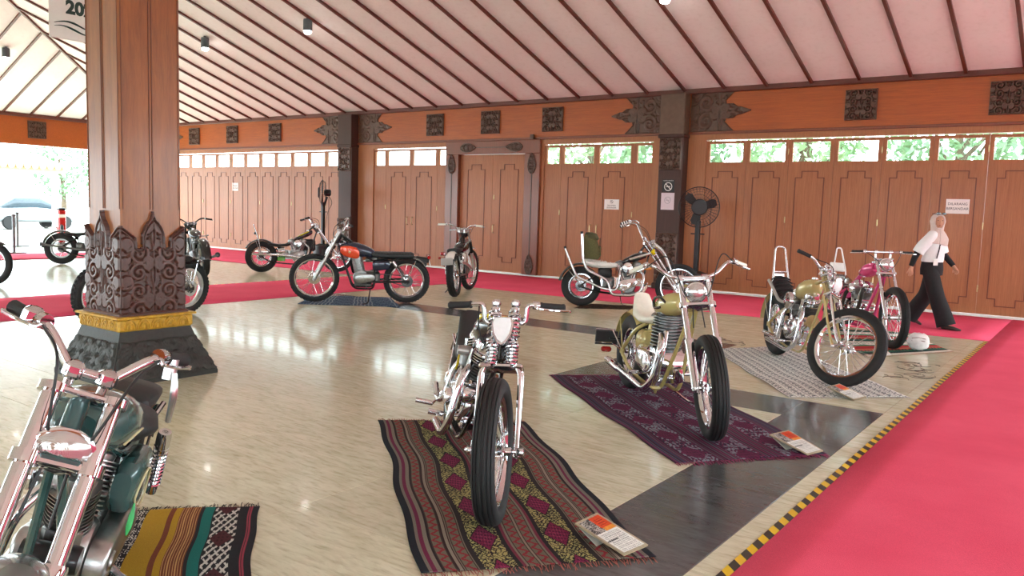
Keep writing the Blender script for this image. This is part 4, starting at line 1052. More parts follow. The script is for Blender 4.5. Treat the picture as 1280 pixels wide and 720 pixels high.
# ---- springer chopper with kite headlight
def kite(b, FP, HP, grow=0, y0=.0):
    pts = [(.0, .055), (.040, .05), (.048, .02), (.04, -.03), (.018, -.068), (0, -.078), (-.018, -.068), (-.04, -.03), (-.048, .02), (-.040, .05)]
    k = 1+grow
    rings = [[FP(.06-z*k, y*k, .085+dx) for y, z in pts] for dx, k in ((0+y0, k*.8), (.02+y0, k), (.032+y0, k*.97))]
    b.loops(rings)
bike('motorcycle', 'slim chrome springer chopper with black and yellow tank on the striped red rug', (-2.29, 2.96), (-3.46, 4.09), wb=1.6, lean=9, steer=-20, z=.008, spy=.05, spr=.029, spw=.0062,
     paint='p_black', frame='p_black', rf=.348, wf=.108, hf=.085, tf='rib', rr=.32, wr=.13, rake=30, L=.665, off=.05, fork='springer', legw=.088, fy=.1, springm='chrome', legm='chrome',
     sx=.30, sz=.52, ex=.66, ez=.37, ft=.014, ek=dict(s=1.15, cyl='alu_dark', cover='chrome', case='chrome', head='chrome', ac=None),
     tank=dict(secs=secs([(.62, .76, .05, .04), (.68, .78, .085, .065), (.78, .81, .10, .08), (.88, .84, .09, .075), (.95, .855, .045, .04)]),
               accents=pair('tank_flame', lambda b, s_: b.loft([((.80, s_*.062, .86), .028, .022), ((.85, s_*.058, .885), .034, .028), ((.91, s_*.04, .895), .024, .02)], 12, 2), 'p_yellow')),
     seat=[('seat', 'black_leather', secs([(.02, .80, .06, .02), (.05, .78, .095, .05), (.12, .68, .10, .07), (.22, .595, .11, .055), (.36, .575, .12, .045), (.48, .60, .09, .04), (.56, .64, .05, .03)]), 2.3)],
     fender_r=(.375, .15, 55, 150, 'p_black'),
     bar=dict(half=[(.02, 0, .02), (.02, .105, .02), (.02, .115, .115), (-.015, .30, .10)], r=.0125, rad=.022, grip=.125, cable=False, lever='left'),
     ftubes=[('cable', [(.0, -.14, .10), (-.02, -.15, -.02), (-.05, -.08, -.2)], .004, 'cable')],
     fextra=[('headlight', lambda b, FP, HP: kite(b, FP, HP, .18), 'chrome'), ('headlight_lens', lambda b, FP, HP: kite(b, FP, HP, 0, .012), 'white_lens'),
             *pair('fork_cap', lambda b, s_, FP, HP: b.lathe([(.02, 0), (.026, .012), (.02, .03), (.008, .036)], FP(-.085, s_*.05, .062), (-.5, 0, .86), 12), 'chrome', True)],
     tubes=[('exhaust_pipe', [(.79, -.07, .60), (.90, -.13, .55), (.92, -.16, .30), (.78, -.17, .175), (.46, -.18, .17)], .023, 'chrome'), ('exhaust_pipe', [(.53, -.07, .60), (.50, -.13, .52), (.47, -.15, .32), (.30, -.17, .26), (.20, -.19, .34)], .02, 'chrome'),
            ('oil_line', [(.52, -.06, .66), (.47, -.11, .60), (.56, -.12, .56), (.50, -.12, .50)], .008, 'p_yellow'), ('fender_rail', [(.40, -.09, .62), (.10, -.1, .60), (-.16, -.09, .62)], .008, 'chrome')],
     extra=[('oil_tank', lambda b: b.loft([((.26, 0, .42), .06, .05), ((.30, 0, .42), .09, .09), ((.38, 0, .42), .09, .09), ((.41, 0, .42), .06, .05)], 16, 3), 'p_yellow'),
            ('kick_starter', lambda b: (b.tube(roundpath([(.40, -.13, .40), (.36, -.17, .30), (.24, -.19, .22)], .04), .009, 8), b.tube([(.24, -.19, .22), (.235, -.30, .225)], .015, 10)), 'chrome')])

# ---- champagne chopper with ape bars and white seat
def scallop(b, s_):
        b.tube(catmull([(.86, s_*.098, .83), (.78, s_*.118, .86), (.68, s_*.118, .84), (.65, s_*.112, .80), (.70, s_*.118, .77), (.80, s_*.112, .79)], 6), .011, 8)
bike('motorcycle', 'champagne chopper with white seat and high chrome bars on the purple rug', (-2.08, 5.09), (-3.23, 6.16), wb=1.57, lean=3, steer=-14, z=.008,
     paint='p_champ', frame='p_champ', rf=.352, wf=.112, hf=.085, rr=.315, wr=.125, rake=33, L=.80, off=.055, fy=.095, fr=.021, ft=.018,
     sx=.30, sz=.60, ex=.66, ez=.35, engine='vertical', ek=dict(s=1.12, tilt=4, twin=True, case='chrome', cyl='alu_dark', head='alu_dark', cover='chrome'), bz=.16,
     tank=dict(secs=secs([(.52, .73, .03, .03), (.56, .745, .07, .055), (.66, .78, .11, .08), (.78, .81, .12, .09), (.87, .83, .10, .085), (.94, .845, .05, .05)]), accents=pair('tank_scallop', scallop, 'p_black')),
     seat=[('seat', 'white_leather', secs([(.06, .81, .04, .015), (.08, .79, .07, .04), (.12, .73, .085, .06), (.18, .665, .105, .05), (.32, .635, .11, .035), (.46, .65, .09, .03), (.54, .67, .05, .02)]), 2.5)],
     fender_r=(.365, .15, 50, 175, 'p_champ'), strutm='p_champ',
     bar=dict(half=[(.0, 0, .05), (.0, .10, .05), (-.01, .17, .07), (-.05, .26, .145), (-.09, .31, .15), (-.17, .42, .10)], r=.0135, rad=.075, riser=(0, .085), grip=.115, gripm='white_leather', cable_h=.16),
     head=dict(at=(.10, 0, -.045), r=.072),
     tubes=[('exhaust_pipe', [(.82, -.09, .58), (.93, -.13, .52), (.90, -.16, .25), (.74, -.165, .15), (.02, -.17, .20), (-.17, -.175, .21)], .026, 'chrome'), ('exhaust_pipe', [(.80, -.05, .60), (.88, -.09, .50), (.86, -.12, .25), (.70, -.13, .12), (.2, -.13, .15)], .022, 'chrome')],
     extra=[('muffler', lambda b: b.lathe([(.027, 0), (.033, .03), (.033, .30), (.03, .32), (.02, .321)], (.16, -.168, .187), (-1, 0, .06), 18), 'chrome'),
            ('license_plate', lambda b: (b.box((-.13, -.21, .40), (.012, .20, .12), bev=.004), b.box((-.12, -.14, .40), (.04, .10, .02), bev=.004)), 'black_plastic'),
            ('plate_bracket', lambda b: (b.tube([(.0, -.105, .32), (-.13, -.16, .47), (-.13, -.31, .47)], .007, 8), b.tube([(.0, -.105, .32), (-.12, -.16, .36), (-.12, -.31, .36)], .007, 8)), 'chrome'),
            ('tail_light', lambda b: b.box((-.14, -.20, .30), (.04, .09, .045), bev=.012), 'red_lens'),
            ('oil_tank', lambda b: b.loft([((.28, 0, .46), .07, .06), ((.31, 0, .46), .105, .10), ((.40, 0, .46), .105, .10), ((.43, 0, .46), .07, .06)], 18, 2.6), 'p_champ'),
            ('brake_pedal', lambda b: (b.tube(roundpath([(.80, -.10, .16), (.98, -.16, .17), (1.04, -.18, .22)], .05), .011, 8), b.box((1.04, -.19, .225), (.05, .07, .02), bev=.006)), 'p_champ'),
            ('oil_filter', lambda b: b.lathe([(.035, 0), (.042, .01), (.042, .10), (.03, .11)], (.98, .02, .26), (0, -.3, 1), 16), 'chrome')])

# ---- khaki bobber with tall sissy bar
bike('motorcycle', 'khaki springer bobber with black tufted seat and tall sissy bar on the grey rug', (-1.82, 7.53), (-2.87, 8.82), wb=1.56, lean=1, steer=40, z=.008,
     paint='p_khaki', frame='p_khaki', rf=.372, wf=.085, rr=.33, wr=.115, tf='rib', rake=37, L=.77, off=.055, fork='springer', legm='p_khaki', legw=.085, springm='chrome', drum_r=.085,
     sx=.30, sz=.56, ex=.66, ez=.38, ek=dict(s=1.14, cyl='alu_dark', cover='chrome', case='chrome', head='chrome', ac='round'), ft=.015,
     tank=dict(secs=secs([(.60, .74, .04, .05), (.62, .75, .095, .085), (.69, .77, .12, .10), (.77, .80, .12, .10), (.84, .83, .09, .08), (.88, .84, .04, .04)])),
     seat=[('seat', 'black_leather', secs([(-.08, .82, .07, .02), (-.05, .80, .095, .045), (.06, .72, .105, .06), (.16, .645, .115, .055), (.32, .615, .12, .045), (.46, .63, .09, .035), (.53, .65, .05, .02)]), 2.5)],
     seat_rib=[(lambda b: [b.tube([(x, -.105, z), (x, -.05, z+.028), (x, .05, z+.028), (x, .105, z)], .008, 6) for x, z in ((-.02, .815), (.03, .785), (.08, .75), (.13, .71), (.19, .68), (.25, .665), (.31, .655), (.37, .655), (.43, .655))], 'black_leather')],
     fender_r=(.385, .155, 55, 178, 'p_khaki'), strutm='chrome',
     bar=dict(half=[(-.02, 0, .05), (-.02, .12, .05), (-.05, .20, .10), (-.15, .33, .10)], r=.0125, rad=.05, riser=(-.02, .05), grip=.13, lever='left'),
     head=dict(at=(.16, 0, -.06), r=.075, lens='white_lens', stem=-.05),
     tubes=[('sissy_bar', [(.0, -.10, .34), (-.02, -.09, .75), (-.12, -.055, 1.17), (-.12, .055, 1.17), (-.02, .09, .75), (.0, .10, .34)], .0105, 'chrome'), ('sissy_brace', [(-.055, -.078, .90), (-.055, .078, .90)], .007, 'chrome'),
            ('exhaust_pipe', [(.80, -.07, .62), (.92, -.13, .56), (.90, -.17, .26), (.70, -.17, .17), (.16, -.18, .20)], .021, 'chrome'), ('exhaust_pipe', [(.52, -.07, .62), (.52, -.15, .56), (.50, -.19, .26), (.10, -.19, .26)], .021, 'chrome'), ('seat_rail', [(-.10, -.105, .80), (.10, -.12, .72), (.30, -.13, .62), (.50, -.08, .62)], .016, 'silver_vinyl')],
     extra=[('tail_light', lambda b: b.box((-.10, 0, .86), (.05, .13, .06), bev=.015), 'chrome'), ('horn', lambda b: b.lathe([(.02, 0), (.06, .03), (.065, .04), (.02, .042)], (.90, -.02, .50), (1, -.2, 0), 18), 'brass'),
            ('oil_tank', lambda b: b.loft([((.24, 0, .47), .07, .05), ((.28, 0, .47), .105, .09), ((.37, 0, .47), .105, .09), ((.40, 0, .47), .07, .05)], 16, 2.6), 'p_khaki')])

# ---- pink chopper
bike('motorcycle', 'pink chopper with flat chrome bars on the green and red rug', (-2.0, 10.26), (-2.95, 11.42), wb=1.5, lean=3, steer=-6, z=.008,
     paint='p_pink', frame='p_pink', rf=.362, wf=.09, rr=.32, wr=.125, rake=31, L=.76, off=.05, fy=.088, fr=.0175, ft=.024, forkm='chrome', drum_r=.08,
     sx=.28, sz=.58, ex=.66, ez=.37, ek=dict(cover='chrome', case='chrome', head='chrome', ac='oval'), backbone=[(.70, 0, .86), (.46, 0, .70)],
     tank=dict(secs=secs([(.60, .80, .03, .03), (.66, .83, .08, .065), (.76, .86, .10, .085), (.86, .89, .09, .08), (.92, .91, .045, .045)])),
     seat=[('seat', 'p_maroon', secs([(-.04, .72, .08, .02), (.0, .715, .11, .04), (.16, .66, .12, .045), (.32, .62, .115, .04), (.46, .64, .08, .03), (.52, .66, .04, .02)]), 2.4)],
     fender_r=(.38, .155, 60, 165, 'p_pink'), strutm='p_pink',
     bar=dict(half=[(.0, 0, .12), (.0, .10, .12), (-.01, .22, .12), (-.03, .36, .115)], r=.0125, rad=.04, riser=(0, .088), grip=.125, cable_h=.0),
     head=dict(at=(.10, 0, -.03), r=.078),
     tubes=[('sissy_bar', [(.0, -.10, .34), (-.04, -.09, .78), (-.13, -.03, 1.10), (-.13, .03, 1.10), (-.04, .09, .78), (.0, .10, .34)], .010, 'whitepaint'),
            ('exhaust_pipe', [(.80, -.07, .62), (.92, -.13, .56), (.88, -.17, .24), (.68, -.17, .17), (.10, -.18, .19)], .023, 'wrap'), ('exhaust_pipe', [(.53, -.07, .62), (.53, -.15, .56), (.50, -.19, .26), (.05, -.19, .26)], .023, 'wrap')],
     extra=[('license_plate', lambda b: b.box((-.12, 0, .84), (.03, .20, .12), rot=roty(-.3), bev=.008), 'whitepaint'), ('oil_tank', lambda b: b.loft([((.26, 0, .48), .07, .05), ((.30, 0, .48), .10, .09), ((.38, 0, .48), .10, .09), ((.41, 0, .48), .07, .05)], 16, 2.6), 'p_pink')],
     fextra=pair('fork_boss', lambda b, s_, FP, HP: b.lathe([(.024, 0), (.024, .03)], FP(.36, s_*.088, .05), (.5, 0, -.86), 12), 'chrome', True))

# ---- black chopper with the bag
def fur(b):
    rg = np.random.default_rng(5)
    for i in range(420):
        x = rg.uniform(.02, .58); hw = .12*(1-abs(x-.28)*.7); y = rg.uniform(-hw, hw); z = .675+.10*max(0, .2-x)*3-.03*(y/.12)**2+.02*math.sin(x*9)
        d = rg.normal(size=3)*.5+np.array([0, y*6, 1.]); d /= np.linalg.norm(d); p0 = np.array([x, y, z]); b.tube([p0, p0+d*rg.uniform(.03, .06)], [.009, .002], 4)
    b.loft([((.0, 0, .70), .05, .02), ((.04, 0, .69), .11, .045), ((.16, 0, .665), .125, .05), ((.34, 0, .645), .13, .045), ((.50, 0, .66), .10, .04), ((.60, 0, .68), .05, .025)], 18, 2.2)
bike('motorcycle', 'black chopper with white fur seat and tall upswept chrome exhaust tips by the wooden doors', (-5.45, 11.74), (-6.73, 11.02), wb=1.52, lean=4, steer=0, z=.004,
     paint='p_black', frame='p_black', rf=.362, wf=.085, rr=.315, wr=.125, rake=38, L=.86, off=.04, fork='springer', legw=.08, legm='chrome', drum_f=.075, drum_r=.085,
     sx=.34, sz=.58, ex=.72, ez=.36, ek=dict(s=1.08, cover='chrome', case='alu_dark', cyl='alu_dark', head='alu_dark', ac='round'), bz=.20, backbone=[(.78, 0, .76)],
     tank=dict(secs=secs([(.60, .70, .03, .02), (.68, .735, .06, .045), (.80, .785, .085, .065), (.92, .82, .08, .065), (1.0, .84, .045, .045)])),
     seat=[], extra=[('seat', fur, 'fur_white'),
       ('oil_tank', lambda b: b.loft([((.26, 0, .54), .07, .06), ((.30, 0, .54), .11, .09), ((.44, 0, .53), .11, .09), ((.48, 0, .53), .07, .06)], 16, 3), 'black_leather'),
       ('turn_light', lambda b: b.box((1.02, -.07, .63), (.13, .03, .045), bev=.01), 'amber_lens'), ('forward_control', lambda b: (b.box((.99, -.10, .30), (.05, .05, .16), rot=roty(.5), bev=.01), b.tube([(.98, -.1, .36), (1.03, -.2, .40)], .012, 8)), 'chrome'),
       ('exhaust_tip', lambda b: b.tube([(-.012, -.17, 1.13), (-.018, -.17, 1.17)], .023, 12), 'black_plastic'), ('exhaust_tip', lambda b: b.tube([(-.262, -.17, .895), (-.272, -.17, .93)], .021, 12), 'black_plastic')],
     fender_r=(.37, .15, 60, 168, 'p_black'),
     bar=dict(half=[(.0, 0, .05), (.0, .10, .05), (-.02, .17, .10), (-.12, .30, .34), (-.24, .35, .335), (-.38, .38, .28)], r=.0125, rad=.06, riser=(0, .06), grip=.12, gripband='whitepaint'),
     head=dict(at=(.15, 0, .0), r=.07, lens='headlens', stem=-.03),
     tubes=[('exhaust_pipe', [(.84, -.07, .62), (.98, -.13, .54), (.94, -.17, .28), (.80, -.17, .20), (.48, -.17, .20), (.42, -.17, .42), (.08, -.17, .58), (.02, -.17, .74), (-.01, -.17, 1.14)], .0225, 'chrome'),
            ('exhaust_pipe', [(.62, -.07, .62), (.60, -.15, .54), (.56, -.175, .27), (.34, -.17, .29), (-.06, -.17, .46), (-.12, -.17, .56), (-.265, -.17, .90)], .021, 'chrome'),
            ('side_rail', [(.74, -.09, .76), (1.06, -.09, .87)], .022, 'chrome')],
     fextra=[('fog_lamp', lambda b, FP, HP: b.lathe([(.02, -.04), (.045, -.01), (.048, 0), (.03, .012), (.004, .014)], HP(.16, -.06, -.12), (1, -.4, 0), 16), 'yellow_lens'),
             *pair('girder_arm', lambda b, s_, FP, HP: b.tube(catmull([FP(.08, s_*.10, .12), FP(.30, s_*.10, .16), FP(.62, s_*.10, .08), FP(.84, s_*.10, .03)], 6), [.026, .02, .016], 10), 'chrome', True)])

# ---- blue and orange trail bike (side on)
def orange_panel(b, s_):
        b.loft([((.72, s_*.088, .75), .030, .05), ((.76, s_*.097, .765), .030, .085), ((.86, s_*.102, .785), .030, .09), ((.95, s_*.092, .80), .030, .075), ((1.0, s_*.06, .81), .026, .045)], 14, 3)
bike('motorcycle', 'navy and orange trail bike with flat black seat standing on the blue rug', (-9.66, 8.12), (-8.71, 9.12), wb=1.38, lean=6, steer=4, stx=.55,
     paint='p_navy', frame='black_metal', rf=.36, wf=.085, tf='knob', hf=.072, rr=.345, wr=.11, tr='knob', hr=.085, rake=27, L=.80, off=.045, fy=.095, fr=.0185, forkm='brushed', slm='alu', gaiter=False, drum_f=.09, drum_r=.08,
     rigid=False, sx=.42, sz=.66, shx=.22, shz=.66, ex=.66, ez=.38, bz=.22, engine='vertical', ek=dict(s=1.02, tilt=12, case='alu_dark', cyl='alu', head='alu', cover='alu'), z=.004, springm='black_metal',
     tank=dict(secs=secs([(.48, .745, .06, .04), (.54, .76, .085, .07), (.66, .79, .105, .095), (.80, .81, .12, .11), (.92, .82, .11, .10), (1.0, .825, .06, .055)]), accents=pair('side_panel', orange_panel, 'p_orange')+pair('tank_badge', lambda b, s_: b.lathe([(.02, 0), (.018, .004), (.004, .005)], (.86, s_*.130, .785), (0, s_, 0), 14), 'brass')),
     seat=[('seat', 'black_leather', secs([(-.10, .735, .08, .03), (-.06, .735, .105, .045), (.15, .735, .11, .045), (.40, .735, .11, .045), (.52, .745, .09, .04), (.56, .755, .05, .03)]), 3.2)],
     seat_rib=[(lambda b: [b.tube([(x, -.10, .762), (x, 0, .786), (x, .10, .762)], .007, 6) for x in np.arange(-.04, .5, .045)], 'black_leather')],
     fender_r=(.40, .13, 62, 140, 'p_grey'),
     bar=dict(half=[(-.02, 0, .03), (-.02, .09, .04), (-.07, .22, .16), (-.13, .42, .17)], r=.0125, rad=.05, riser=(-.02, .05), grip=.12, cable_h=.02),
     head=None,
     extra=[*pair('side_cover', lambda b, s_: b.loft([((.26, s_*.10, .59), .025, .04), ((.30, s_*.105, .59), .03, .065), ((.48, s_*.105, .58), .03, .075), ((.52, s_*.10, .585), .025, .05)], 14, 3.4), 'p_navy'),
            ('tail_bracket', lambda b: b.box((-.22, 0, .67), (.22, .10, .09), rot=roty(-.12), bev=.02), 'black_plastic'), ('license_plate', lambda b: b.box((-.345, 0, .62), (.012, .16, .10), rot=roty(.25), bev=.004), 'whitepaint'), ('tail_light', lambda b: b.box((-.33, 0, .71), (.05, .08, .05), bev=.012), 'red_lens'),
            ('headlight_bracket', lambda b: b.box((1.10, 0, .86), (.06, .12, .10), bev=.02), 'black_plastic'), ('exhaust_pipe', lambda b: b.tube(roundpath([(.76, -.02, .72), (.86, -.08, .64), (.80, -.14, .40), (.55, -.16, .44), (.20, -.16, .56), (-.2, -.16, .60)], .07), .022, 12), 'black_metal')],
     standm='black_metal', pegm='black_metal', chain_y=.08)

# ---- white scrambler, back to the viewer
bike('motorcycle', 'white scrambler with knobby tyres and pale grips facing the wooden doors', (-9.42, 11.55), (-8.80, 10.39), wb=1.32, lean=5, steer=-12, stx=.5,
     paint='p_white', frame='black_metal', rf=.36, wf=.09, tf='knob', hf=.075, rr=.35, wr=.12, tr='knob', hr=.09, rake=27, L=.80, off=.045, forkm='brushed', gaiter=True,
     rigid=False, sx=.40, sz=.68, shx=.20, shz=.66, ex=.64, ez=.40, bz=.24, engine='vertical', ek=dict(s=1.0, tilt=10, case='black_metal', cyl='alu_dark', head='alu', cover='alu_dark'),
     tank=dict(secs=secs([(.48, .76, .06, .04), (.54, .77, .09, .07), (.70, .79, .12, .09), (.84, .80, .12, .09), (.94, .81, .07, .06)]), mat='p_black'),
     seat=[('seat', 'black_leather', secs([(-.02, .76, .08, .025), (.02, .76, .10, .04), (.25, .755, .105, .04), (.45, .76, .09, .04), (.50, .77, .05, .03)]), 3)],
     fender_r=(.41, .15, 62, 132, 'p_white'), fender_f=(.42, .13, 70, 140, 'p_white'),
     bar=dict(half=[(-.02, 0, .06), (-.02, .08, .06), (-.05, .20, .13), (-.11, .42, .12)], r=.0125, rad=.05, riser=(-.02, .05), grip=.13, gripm='white_leather'),
     head=dict(at=(.09, 0, -.03), r=.07, mat='black_metal'),
     tubes=[('crossbar', [(.78, -.2, 1.10), (.78, .2, 1.10)], .008, 'chrome'), ('exhaust_pipe', [(.76, -.04, .70), (.86, -.10, .60), (.78, -.15, .40), (.40, -.17, .50), (-.10, -.17, .58)], .024, 'brushed')],
     extra=[('license_plate', lambda b: b.box((-.31, .03, .60), (.012, .20, .12), rot=roty(.3), bev=.004), 'silver_vinyl'), ('tail_light', lambda b: b.box((-.28, .10, .73), (.05, .08, .06), bev=.015), 'red_lens'), ('turn_light', lambda b: b.ball((-.22, .17, .66), (.03, .025, .025), 10), 'red_lens'),
            *pair('side_cover', lambda b, s_: b.loft([((.24, s_*.12, .62), .02, .04), ((.28, s_*.13, .62), .025, .09), ((.46, s_*.13, .60), .025, .10), ((.50, s_*.12, .60), .02, .05)], 14, 3), 'p_white')], standm='black_metal')

# ---- black bobber with yellow flames
bike('motorcycle', 'long black chopper with a yellow pinstripe tank and thin sissy bar behind the trail bike', (-13.62, 12.05), (-14.45, 10.72), wb=1.6, lean=4, steer=0, z=.006,
     paint='p_black', frame='p_black', rf=.35, wf=.085, rr=.33, wr=.13, rake=36, L=.84, off=.05, fy=.09, drum_r=.08,
     sx=.34, sz=.52, ex=.74, ez=.36, ek=dict(cover='alu', case='alu', head='alu', ac='round'), backbone=[(.80, 0, .74)],
     tank=dict(secs=secs([(.62, .66, .03, .02), (.70, .70, .06, .04), (.84, .77, .085, .06), (.98, .83, .08, .06), (1.06, .86, .04, .04)]), accents=pair('tank_flame', lambda b, s_: b.tube(catmull([(.74, s_*.062, .755), (.86, s_*.075, .815), (.98, s_*.068, .87)], 5), [.004, .014, .01], 8), 'p_yellow')),
     seat=[('seat', 'black_leather', secs([(.12, .60, .06, .02), (.18, .59, .11, .035), (.36, .565, .12, .035), (.54, .58, .09, .03), (.66, .62, .05, .02)]), 2.4)],
     fender_r=(.375, .15, 40, 150, 'p_black'), bar=dict(half=[(.0, 0, .05), (.0, .10, .05), (-.03, .16, .14), (-.10, .30, .16), (-.20, .40, .13)], r=.0125, rad=.06, riser=(0, .06), grip=.12, mat='chrome'),
     head=dict(at=(.11, 0, -.03), r=.07), tubes=[('sissy_bar', [(.0, -.10, .34), (-.06, -.06, .70), (-.16, 0, 1.04), (-.06, .06, .70), (.0, .10, .34)], .009, 'chrome'), ('exhaust_pipe', [(.88, -.07, .62), (.98, -.14, .52), (.92, -.17, .30), (.50, -.18, .36), (-.20, -.18, .38)], .022, 'chrome')],
     extra=[('battery', lambda b: b.box((.40, -.06, .28), (.16, .08, .10), bev=.01), 'p_green'), ('oil_tank', lambda b: b.lathe([(.05, -.08), (.075, -.07), (.075, .07), (.05, .08)], (.40, -.06, .45), (1, 0, .1), 16), 'chrome'), ('tail_light', lambda b: b.ball((-.12, 0, .82), (.025, .035, .03), 10), 'black_plastic'), ('saddle_bag', lambda b: b.box((.98, .16, .58), (.34, .10, .26), bev=.04), 'black_leather')])

# ---- knobby-tyred bike behind the pillar
bike('motorcycle', 'dark scrambler with chunky knobby tyres half hidden behind the carved pillar', (-9.46, 4.77), (-9.66, 5.97), wb=1.22, lean=5, steer=0,
     paint='p_grey', frame='black_metal', rf=.355, wf=.12, tf='knob', hf=.09, rr=.345, wr=.13, tr='knob', hr=.095, rake=27, L=.76, off=.045, forkm='black_metal', gaiter=True, disc_r=.10, disc_ry=.09,
     rigid=False, sx=.40, sz=.66, shx=.20, shz=.66, ex=.64, ez=.40, bz=.24, engine='vertical', ek=dict(case='black_metal', cover='alu_dark', cyl='alu_dark'),
     tank=dict(secs=secs([(.48, .74, .06, .04), (.54, .75, .09, .07), (.70, .77, .12, .09), (.84, .78, .12, .09), (.94, .79, .07, .06)])), rim='brushed',
     seat=[('seat', 'black_leather', secs([(-.02, .73, .08, .025), (.02, .73, .10, .04), (.25, .725, .105, .04), (.45, .73, .09, .04), (.50, .74, .05, .03)]), 3)], fender_r=(.41, .15, 75, 125, 'p_black'),
     bar=dict(half=[(-.02, 0, .05), (-.02, .08, .05), (-.05, .20, .10), (-.11, .36, .10)], r=.0125, rad=.05, riser=(-.02, .05), grip=.12), head=dict(at=(.10, 0, -.03), r=.075, mat='black_metal'), standm='black_metal')

# ---- black bikes at the far left
for lab, F, Rr_, st, ex_ in (('black bobber with its fat rear fender turned to the red extinguisher stand', (-17.50, 9.70), (-18.38, 8.46), 0, 'front'),
                             ('black bobber with rear rack and long dark exhaust beyond the carpet strip behind the pillar', (-15.65, 9.85), (-14.29, 9.28), 0, 'rear'),
                             ('black motorcycle with high front mudguard near the black stanchions', (-14.70, 5.66), (-16.05, 5.0), 0, 'edge')):
    bike('motorcycle', lab, F, Rr_, wb=1.52, lean=4, steer=st, paint='p_black', frame='p_black', rf=.345, wf=.10, rr=.34, wr=.14, rake=30, L=.74 if ex_ != 'edge' else .86, off=.05, forkm='black_metal' if ex_ != 'edge' else 'chrome',
         sx=.30, sz=.58, ex=.64, ez=.36, ek=dict(cover='steel_dark', case='alu_dark', head='alu_dark', cyl='alu_dark', ac='round', aircl='steel_dark'), rim='brushed', hub='steel_dark',
         tank=dict(secs=secs([(.52, .74, .04, .03), (.58, .76, .09, .06), (.72, .79, .12, .085), (.84, .81, .11, .08), (.93, .83, .05, .05)])), seat=[('seat', 'black_leather', secs([(.06, .66, .08, .02), (.10, .66, .12, .04), (.28, .645, .13, .04), (.44, .66, .09, .035), (.52, .68, .05, .02)]), 2.3)],
         fender_r=(.40, .18, 30, 178, 'p_black'), **({'fender_f': (.385, .14, 55, 135, 'p_black')} if ex_ != 'rear' else {}),
         bar=dict(half=[(.0, 0, .05), (.0, .08, .05), (-.05, .20, .14), (-.20, .38, .10)], r=.0125, rad=.06, riser=(0, .06), grip=.12, mat='black_metal'), head=dict(at=(.11, 0, -.03), r=.075, mat='black_metal'),
         tubes=[('exhaust_pipe', [(.78, -.07, .60), (.88, -.13, .54), (.84, -.17, .28), (.50, -.18, .30), (-.32, -.20, .42)], .024, 'steel_dark'), ('rack_rail', [(-.05, -.08, .74), (-.12, -.08, .82), (-.30, -.08, .80), (-.30, .08, .80), (-.12, .08, .82), (-.05, .08, .74)], .007, 'steel_dark')],
         extra=[('exhaust_tip', lambda b: b.lathe([(.026, 0), (.05, .06), (.046, .062), (.02, .02)], (-.31, -.20, .42), (-1, 0, .15), 14), 'steel_dark')], standm='black_metal', pegm='black_metal')
# ================================================================ rugs
attrmat('woven', .95, 260, .35); attrmat('print', .45, 60, 0)
def L3(*c): return np.array(srgb(*c))
def blank(U, c): return np.tile(np.array(c, float), U.shape+(1,))
def put(A, m, c): A[m] = c
def curls(u, v, s): return np.sin(u*s+2.2*np.sin(v*s*.9))*np.sin(v*s*1.1+2.0*np.sin(u*s*.8))
def rug(label, corners, pat, nu, nv, wave=.004, z=.004, fringe=None, seed=0, edge=.0):
    FL, FR, NR, NL = [np.array(c, float) for c in corners]; cen = (FL+FR+NR+NL)/4
    u = np.linspace(0, 1, nu+1); v = np.linspace(0, 1, nv+1); U, V = np.meshgrid(u, v, indexing='ij')
    P = (FL*((1-U)*(1-V))[..., None]+FR*(U*(1-V))[..., None]+NR*(U*V)[..., None]+NL*((1-U)*V)[..., None])-cen
    rg = np.random.default_rng(seed); a1, a2, a3 = rg.uniform(0, 6, 3)
    du = (FR-FL)/np.linalg.norm(FR-FL)
    P = P+(edge*np.sin(V*13+a1)*np.sin(V*5+a2))[..., None]*du
    Z = z+wave*np.clip(np.sin(U*7+a1+2*np.sin(V*4))*np.sin(V*9+a2), 0, 1)
    uc, vc = np.meshgrid((u[:-1]+u[1:])/2, (v[:-1]+v[1:])/2, indexing='ij')
    o = obj('rug', gridmesh('rug', P[..., 0], P[..., 1], Z, pat(uc, vc)), 'woven'); o.location = (*cen, 0)
    m = o.modifiers.new('s', 'SOLIDIFY'); m.thickness = .003; m.offset = -1
    tag(o, label, 'rug', 'rugs under the motorcycles')
    if fringe:
        b = MB()
        for (A, B, out) in ((FL, FR, FL-NL), (NL, NR, NL-FL)):
            out = out/np.linalg.norm(out); k = int(np.linalg.norm(B-A)/.012)
            for i in range(k):
                p0 = A+(B-A)*(i+.5)/k-cen; p1 = p0+out*rg.uniform(.03, .06)+rg.normal(size=2)*.008
                b.tube([(*p0, .003), (*((p0+p1)/2+rg.normal(size=2)*.003), .006), (*p1, .002)], .0022, 3)
        fo = b.build('fringe', mat('fringe_'+str(seed), fringe, .95), o, 0); fo['kind'] = 'stuff'
    return o
